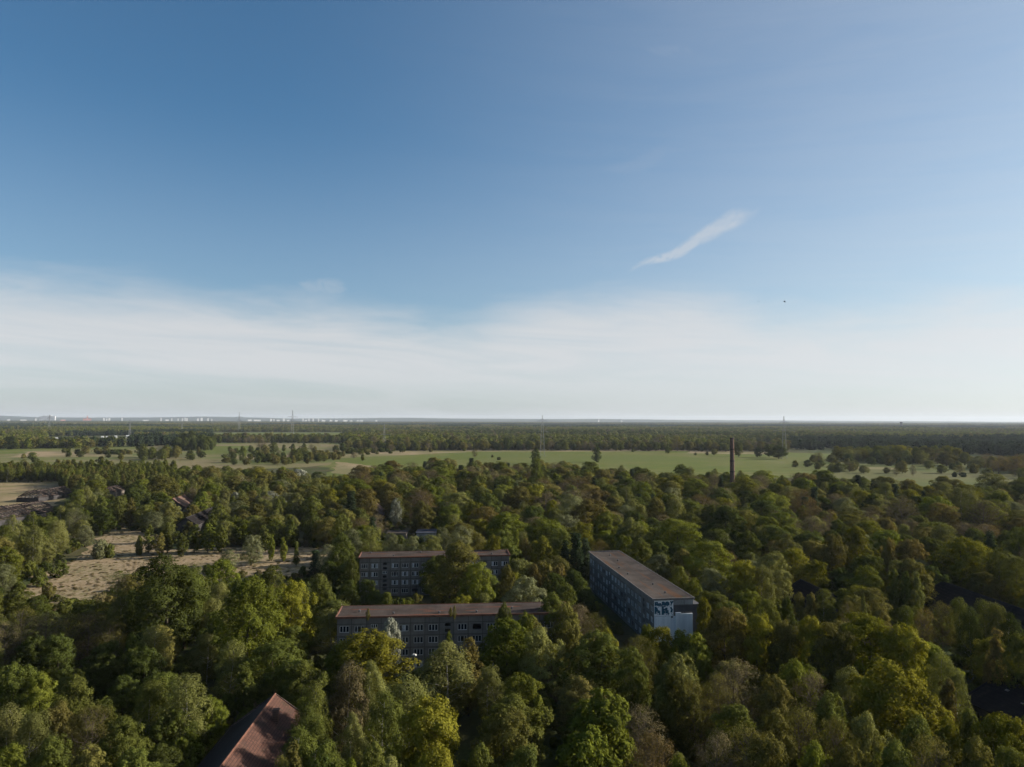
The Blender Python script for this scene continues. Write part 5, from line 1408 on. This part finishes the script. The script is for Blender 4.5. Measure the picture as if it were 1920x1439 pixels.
# ---------------------------------------------------------------- labels
def zone(t):
    x, Z = t['px'], t['y']
    if t['z'] > 1: return "on the front block's roof"
    def col(*ps):
        for lim, s in ps:
            if x < lim: return s
    if Z < 138:
        return col((120, "in the lower left corner"), (400, "left of the red roof"), (640, "beside the red roof"), (890, "below the front block's left half"), (1060, "below the front block's right end"), (1330, "near the two chestnuts"), (1600, "right of the two chestnuts"), (1780, "under the biggest yellow-green crown"), (1e9, "at the lower right hut"))
    if Z < 200:
        return col((240, "at left below the dry clearing"), (640, "left of the front block"), (1060, "close to the front block"), (1215, "left of the graffiti gable"), (1330, "at the graffiti gable"), (1580, "right of the graffiti gable"), (1e9, "among the black roofs"))
    if Z < 300:
        return col((330, "left of the dry clearing"), (640, "along the clearing's lower rim"), (960, "around the rear block"), (1125, "left of the graffiti block"), (1330, "right behind the graffiti block"), (1600, "well right of the graffiti block"), (1e9, "above the black roofs"))
    if Z < 420:
        return col((250, "by the left-edge ruins"), (450, "behind the clearing's left half"), (640, "behind the clearing's right half"), (960, "farther behind the rear block"), (1300, "farther behind the graffiti block"), (1600, "in the wood below the chimney"), (1e9, "around the orange-bronze oak"))
    if Z < 800:
        return col((250, "in the left young stand"), (450, "beyond the sagging roof"), (640, "around the white blossom bushes"), (900, "at the meadow's near rim"), (1100, "beside the columnar poplar"), (1360, "between poplar and chimney"), (1600, "right of the chimney foot"), (1e9, "at the right meadow's rim"))
    near = "near side" if Z < 1150 else "far side"
    return col((130, "at the far left, " + near), (250, "by the straw patch, " + near), (420, "between left field strips, " + near), (500, "left of the highest pylon, " + near), (570, "under the highest pylon, " + near), (650, "right of the highest pylon, " + near), (760, "around the meadow's left pylon"), (960, "beyond the meadow, left part"), (1360, "beyond the meadow, middle part"), (1560, "by the right pylon"), (1e9, "in the right meadow's grove"))


groups = {}
for i in things:
    t = T[i]
    if t['label']: continue
    h0, w0 = SIZE.get(t['s'], (14, 10)); sz = t['h'] * t['w'] / (h0 * w0)
    adj = "small " if sz < .55 else ("large " if sz > 1.35 else "")
    groups.setdefault((adj + COL_WORD[t['c']] + " " + KIND_NOUN[t['s']], zone(t)), []).append(i)
NUM = "two three four five six seven eight nine ten eleven twelve".split()
for (look, zn), L in groups.items():
    L.sort(key=lambda i: T[i]['px'])
    n = len(L)
    for k, i in enumerate(L):
        if n == 1: T[i]['label'] = f"{look} {zn}"
        else:
            pl = look + ("es" if look.endswith("sh") else "s")
            q = "leftmost" if k == 0 else "rightmost" if k == n - 1 else ORD[k] + " from left"
            if n == 2: q = ("left", "right")[k] + " one"
            T[i]['label'] = f"{q} of {NUM[n - 2] if n - 2 < len(NUM) else 'many'} {pl} {zn}"
GROUP = dict(bush="bushes")


def place_tree(t, i):
    p = PROTO[t['s']]
    r = random.Random(i * 7 + 1)
    tm, cm = p['v'][r.randrange(len(p['v']))]
    root = bpy.data.objects.new(KIND_NAME[t['s']], None)
    root.location = (t['x'], t['y'], t['z']); root.rotation_euler = (0, 0, r.uniform(0, 6.28)); root.empty_display_size = 1
    sx = t['w'] / p['w']; root.scale = (sx, sx * r.uniform(.92, 1.08), t['h'] / p['h'])
    COL.objects.link(root)
    tag(root, t['label'], "bush" if t['s'] == 'bush' else "tree", "bushes on the clearings and fields" if t['s'] == 'bush' else "trees of the wood and meadow")
    a = bpy.data.objects.new("trunk" if t['s'] != 'bush' else "stem", tm); a.parent = root; COL.objects.link(a)
    c = bpy.data.objects.new("crown" if t['s'] != 'bush' else "foliage", cm); c.parent = root; COL.objects.link(c)
    c.material_slots[0].link = 'OBJECT'; c.material_slots[0].material = LEAF[t['c']]


for i in sorted(things): place_tree(T[i], i)

# ---------------------------------------------------------------- the rest as woods (instances)
SRC = bpy.data.collections.new("woods_sources")
LOWC = bpy.data.collections.new("far_woods_sources")


def join_mesh(name, tm, cm, bark, leaf):
    nv1, nv2 = len(tm.vertices), len(cm.vertices)
    co = np.empty((nv1 + nv2) * 3, np.float32)
    tm.vertices.foreach_get("co", co[:nv1 * 3]); cm.vertices.foreach_get("co", co[nv1 * 3:])
    l1 = np.empty(len(tm.loops), np.int32); tm.loops.foreach_get("vertex_index", l1)
    l2 = np.empty(len(cm.loops), np.int32); cm.loops.foreach_get("vertex_index", l2)
    s1 = np.empty(len(tm.polygons), np.int32); tm.polygons.foreach_get("loop_start", s1)
    s2 = np.empty(len(cm.polygons), np.int32); cm.polygons.foreach_get("loop_start", s2)
    me = bpy.data.meshes.new(name)
    me.vertices.add(nv1 + nv2); me.vertices.foreach_set("co", co)
    me.loops.add(len(l1) + len(l2)); me.loops.foreach_set("vertex_index", np.concatenate([l1, l2 + nv1]))
    me.polygons.add(len(s1) + len(s2)); me.polygons.foreach_set("loop_start", np.concatenate([s1, s2 + len(l1)]))
    me.materials.append(bark); me.materials.append(leaf)
    me.polygons.foreach_set("material_index", np.concatenate([np.zeros(len(s1), np.int32), np.ones(len(s2), np.int32)]))
    me.update(calc_edges=True)
    return me


src_index = {}


def source(shape, var, colr):
    key = (shape, var, colr)
    if key not in src_index:
        p = PROTO[shape]; tm, cm = p['v'][var]
        n = len(src_index)
        o = bpy.data.objects.new("woods_tree_%03d" % n, join_mesh("woods_tree", tm, cm, tm.materials[0], LEAF[colr]))
        o["kind"] = "stuff"; SRC.objects.link(o); src_index[key] = n
    return src_index[key]


def scatter(name, P, idx, rot, scl, coll):
    me = bpy.data.meshes.new(name); me.vertices.add(len(P)); me.vertices.foreach_set("co", np.asarray(P, np.float32).ravel())
    a = me.attributes.new("idx", 'INT', 'POINT'); a.data.foreach_set("value", np.asarray(idx, np.int32))
    a = me.attributes.new("rot", 'FLOAT_VECTOR', 'POINT'); a.data.foreach_set("vector", np.asarray([(0, 0, q) for q in rot], np.float32).ravel())
    a = me.attributes.new("scl", 'FLOAT_VECTOR', 'POINT'); a.data.foreach_set("vector", np.asarray(scl, np.float32).ravel())
    ng = bpy.data.node_groups.new(name, 'GeometryNodeTree')
    ng.interface.new_socket("Geometry", in_out='INPUT', socket_type='NodeSocketGeometry'); ng.interface.new_socket("Geometry", in_out='OUTPUT', socket_type='NodeSocketGeometry')
    gi = ng.nodes.new("NodeGroupInput"); go = ng.nodes.new("NodeGroupOutput")
    iop = ng.nodes.new("GeometryNodeInstanceOnPoints"); ci = ng.nodes.new("GeometryNodeCollectionInfo")
    ci.inputs['Collection'].default_value = coll; ci.inputs['Separate Children'].default_value = True; ci.inputs['Reset Children'].default_value = True
    def na(nm, ty):
        n = ng.nodes.new("GeometryNodeInputNamedAttribute"); n.data_type = ty; n.inputs['Name'].default_value = nm; return n.outputs[0]
    L = ng.links.new
    L(gi.outputs[0], iop.inputs['Points']); L(ci.outputs[0], iop.inputs['Instance']); iop.inputs['Pick Instance'].default_value = True
    L(na("idx", 'INT'), iop.inputs['Instance Index']); L(na("rot", 'FLOAT_VECTOR'), iop.inputs['Rotation']); L(na("scl", 'FLOAT_VECTOR'), iop.inputs['Scale'])
    L(iop.outputs[0], go.inputs[0])
    o = bpy.data.objects.new(name, me); link(o)
    md = o.modifiers.new("scatter", 'NODES'); md.node_group = ng
    return o


P_, I_, R_, S_ = [], [], [], []
for i, t in enumerate(T):
    if i in things: continue
    p = PROTO[t['s']]; r = random.Random(i)
    P_.append((t['x'], t['y'], t['z'])); I_.append(source(t['s'], r.randrange(len(p['v'])), t['c'])); R_.append(r.uniform(0, 6.28))
    S_.append((t['w'] / p['w'], t['w'] / p['w'], t['h'] / p['h']))
tag(scatter("woods", P_, I_, R_, S_, SRC), "dense spring wood filling the ground behind and between the labelled trees", "wood", kind="stuff")
# undergrowth between the trunks
P_, I_, R_, S_ = [], [], [], []
us = [source('bush', k, c) for k, c in ((0, 'mid'), (1, 'olive'), (2, 'dark'), (0, 'bud'), (1, 'fresh'), (1, 'straw'), (2, 'straw'))]
while len(P_) < 5200:
    Y = math.sqrt(rr_.uniform(70 ** 2, 430 ** 2)); X = Y * rr_.uniform(-.82, .82)
    if any(inpoly(X, Y, P) for P in FOOT) or any(inpoly(X, Y, P) for P in CLEARW): continue
    px, py, _ = proj((X, Y, 0))
    if any(Y < zz_ and inpoly(px, py - 6, P) for k_, (P, zz_) in POLY.items() if not k_.startswith('hand')): continue
    f = rr_.uniform(.35, .85); P_.append((X, Y, 0)); I_.append(us[rr_.choice(5, p=(.35, .2, .25, .1, .1))]); R_.append(rr_.uniform(0, 6.28)); S_.append((f, f, f * rr_.uniform(.6, 1.1)))
# tufts and small shrubs on the dry clearing
for k in range(2200):
    px = rr_.uniform(20, 620); py = rr_.uniform(995, 1120)
    if not inpoly(px, py, POLY['clear'][0]): continue
    X, Y = at(px, py); f = rr_.uniform(.06, .19) * (1.5 if rr_.random() < .08 else 1); P_.append((X, Y, 0)); I_.append(us[rr_.choice((5, 6, 5, 6, 5, 6, 1, 3))]); R_.append(rr_.uniform(0, 6.28)); S_.append((f * 1.7, f * 1.7, f * .42))
tag(scatter("undergrowth", P_, I_, R_, S_, SRC), "low tangled undergrowth between the tree trunks", "undergrowth", kind="stuff")

# ---------------------------------------------------------------- far woods
low_index = {}


def low_source(colr, var, shape='dome'):
    key = (colr, var, shape)
    if key not in low_index:
        r = np.random.default_rng(50 + var)
        P, Nn, cen = crown_points(r, shape, 1.0, 16, 12 if shape != 'cone' else 7, 14, 2.4, 420, .5, .4, .85, .25)
        cm = leaf_mesh("far_tree", P, Nn, 1.7, .8, r, 0, [LEAF[colr]])
        n = len(low_index)
        o = bpy.data.objects.new("far_tree_%03d" % n, cm); o["kind"] = "stuff"; LOWC.objects.link(o); low_index[key] = n
    return low_index[key]


for c in ('mid', 'dark', 'olive', 'fresh', 'bud', 'pine', 'pale'):
    for v in (0, 1): low_source(c, v, 'cone' if c == 'pine' else 'dome')


def vnoise(x, y, s, seed):
    x = np.asarray(x) / s; y = np.asarray(y) / s
    xi = np.floor(x).astype(np.int64); yi = np.floor(y).astype(np.int64); fx = x - xi; fy = y - yi
    fx = fx * fx * (3 - 2 * fx); fy = fy * fy * (3 - 2 * fy)
    def hsh(a, b):
        n = (a * 374761393 + b * 668265263 + seed * 982451653) & 0x7fffffff
        n = ((n ^ (n >> 13)) * 1274126177) & 0x7fffffff
        return ((n ^ (n >> 16)) & 0xffff) / 65535.0
    return (hsh(xi, yi) * (1 - fx) + hsh(xi + 1, yi) * fx) * (1 - fy) + (hsh(xi, yi + 1) * (1 - fx) + hsh(xi + 1, yi + 1) * fx) * fy


def wood_mask(X, Y):
    """where far woods grow (world), decided by the field outlines"""
    px, py, _ = proj(np.stack([X, Y, np.zeros_like(X)], 1))
    m = np.zeros(len(X), bool)
    # edges: photo row of the near edge of the wood
    edge = np.interp(px, [-300, 0, 120, 260, 390, 400, 640, 655, 700, 900, 1300, 1400, 1470, 1560, 1600, 1800, 1920, 2300], [843, 843, 842, 838, 838, 811, 811, 841, 843, 844, 844, 840, 842, 846, 848, 852, 860, 864])
    m |= py < edge
    for P in ([(395, 819), (400, 810.5), (700, 810.5), (690, 817), (520, 820)], [(100, 823), (230, 820.5), (310, 817.5), (330, 820), (180, 825)], [(84, 837), (88, 819), (252, 816.5), (256, 835)], [(1392, 839), (1398, 830.5), (1456, 830.5), (1452, 839)]):
        ins = np.array([inpoly(a, b, P) for a, b in zip(px, py)]); m &= ~ins
    # hedges on the left fields
    h1 = (px > 395) & (px < 660) & (py > 825.5) & (py < 829.5); m |= h1
    return m, px, py


def far_trees(y0, y1, spacing, seed):
    r = np.random.default_rng(seed)
    n = int(.80 * (y1 ** 2 - y0 ** 2) / spacing ** 2)
    Y = np.sqrt(r.uniform(y0 ** 2, y1 ** 2, n)); X = Y * r.uniform(-.82, .82, n)
    m, px, py = wood_mask(X, Y)
    X, Y, px, py = X[m], Y[m], px[m], py[m]
    return X, Y, px, py, r


X, Y, px, py, r = far_trees(1180, 4600, 19, 5)
k1 = vnoise(X, Y, 420, 1); k2 = vnoise(X, Y, 130, 2); k3 = r.random(len(X))
names = np.array(['mid'] * len(X), dtype=object)
names[k2 > .62] = 'olive'; names[(k1 > .62)] = 'dark'; names[(k1 < .42) & (k2 > .35)] = 'fresh'; names[k3 > .95] = 'bud'; names[k3 < .16] = 'pale'
names[(px > 1480) & (py > 828)] = 'pine'
names[(px < 400) & (k1 > .52)] = 'pine'
I_ = [low_index[(c, int(v), 'cone' if c == 'pine' else 'dome')] for c, v in zip(names, r.integers(0, 2, len(X)))]
f = r.uniform(.75, 1.3, len(X)); fz = f * r.uniform(.85, 1.15, len(X)) * (1 + .35 * (vnoise(X, Y, 260, 7) - .5))
fw = f * np.where(names == 'pine', 1.5, 1.25)
tag(scatter("far_woods", np.stack([X, Y, np.zeros_like(X)], 1), I_, r.uniform(0, 6.28, len(X)), np.stack([fw, fw, fz], 1), LOWC), "mixed far woods stretching from the meadow towards the horizon", "woods", kind="stuff")
print("FAR TREES", len(X))

# distant canopy patches: many crowns per patch
PATC = bpy.data.collections.new("horizon_woods_sources")
pn = 0
for c in ('mid', 'dark', 'olive', 'pine'):
    for v in range(2):
        r = np.random.default_rng(300 + pn)
        Ps, Ns = [], []
        for k in range(80):
            cx_, cy_ = r.uniform(-75, 75, 2); hh = r.uniform(12, 21); rad = r.uniform(5, 9)
            d = unit(r, 26); d[:, 2] = np.abs(d[:, 2]) * 1.1 - .35
            Ps.append(np.array([cx_, cy_, hh - rad * .8]) + d * rad); Ns.append(d + np.array([0, 0, .3]) + unit(r, 26) * .3)
        Nn = np.concatenate(Ns); Nn /= np.linalg.norm(Nn, axis=1, keepdims=True)
        me = leaf_mesh("canopy_patch", np.concatenate(Ps), Nn, 6.0, .8, r, 0, [LEAF[c]])
        o = bpy.data.objects.new("canopy_patch_%03d" % pn, me); o["kind"] = "stuff"; PATC.objects.link(o); pn += 1
r = np.random.default_rng(77)
n = int(.80 * (16500 ** 2 - 4500 ** 2) / 125 ** 2)
Y = np.sqrt(r.uniform(4500 ** 2, 16500 ** 2, n)); X = Y * r.uniform(-.82, .82, n)
k1 = vnoise(X, Y, 1500, 3); k2 = vnoise(X, Y, 500, 4)
keep = ~((vnoise(X, Y, 1100, 9) > .72) & (Y < 9000)); X, Y, k1, k2 = X[keep], Y[keep], k1[keep], k2[keep]
ci_ = np.where(k1 > .58, 3, np.where(k2 > .6, 2, np.where(k2 < .3, 1, 0))) * 2 + r.integers(0, 2, len(X))
s = r.uniform(.9, 1.2, len(X))
tag(scatter("horizon_woods", np.stack([X, Y, np.zeros_like(X)], 1), ci_, r.uniform(0, 6.28, len(X)), np.stack([s, s, s * r.uniform(.8, 1.15, len(X))], 1), PATC), "dark bluish woods along the horizon in front of the town", "woods", kind="stuff")
print("PATCHES", len(X), "TREES", len(T), "THINGS", len(things), "vis min", min(T[i]['vis'] for i in things))

# ---------------------------------------------------------------- air
m, nt, out = mat("haze_air")
pv = nt.nodes.new("ShaderNodeVolumePrincipled")
pv.inputs['Color'].default_value = (.80, .88, 1.0, 1); pv.inputs['Density'].default_value = 2.3e-5; pv.inputs['Anisotropy'].default_value = .15
nt.links.new(pv.outputs[0], out.inputs['Volume'])
mb = MB(); mb.box((-35500, -1800, -1.0), (35500, 26200, 210))
hz = mb.build("haze", m); tag(hz, kind="stuff")
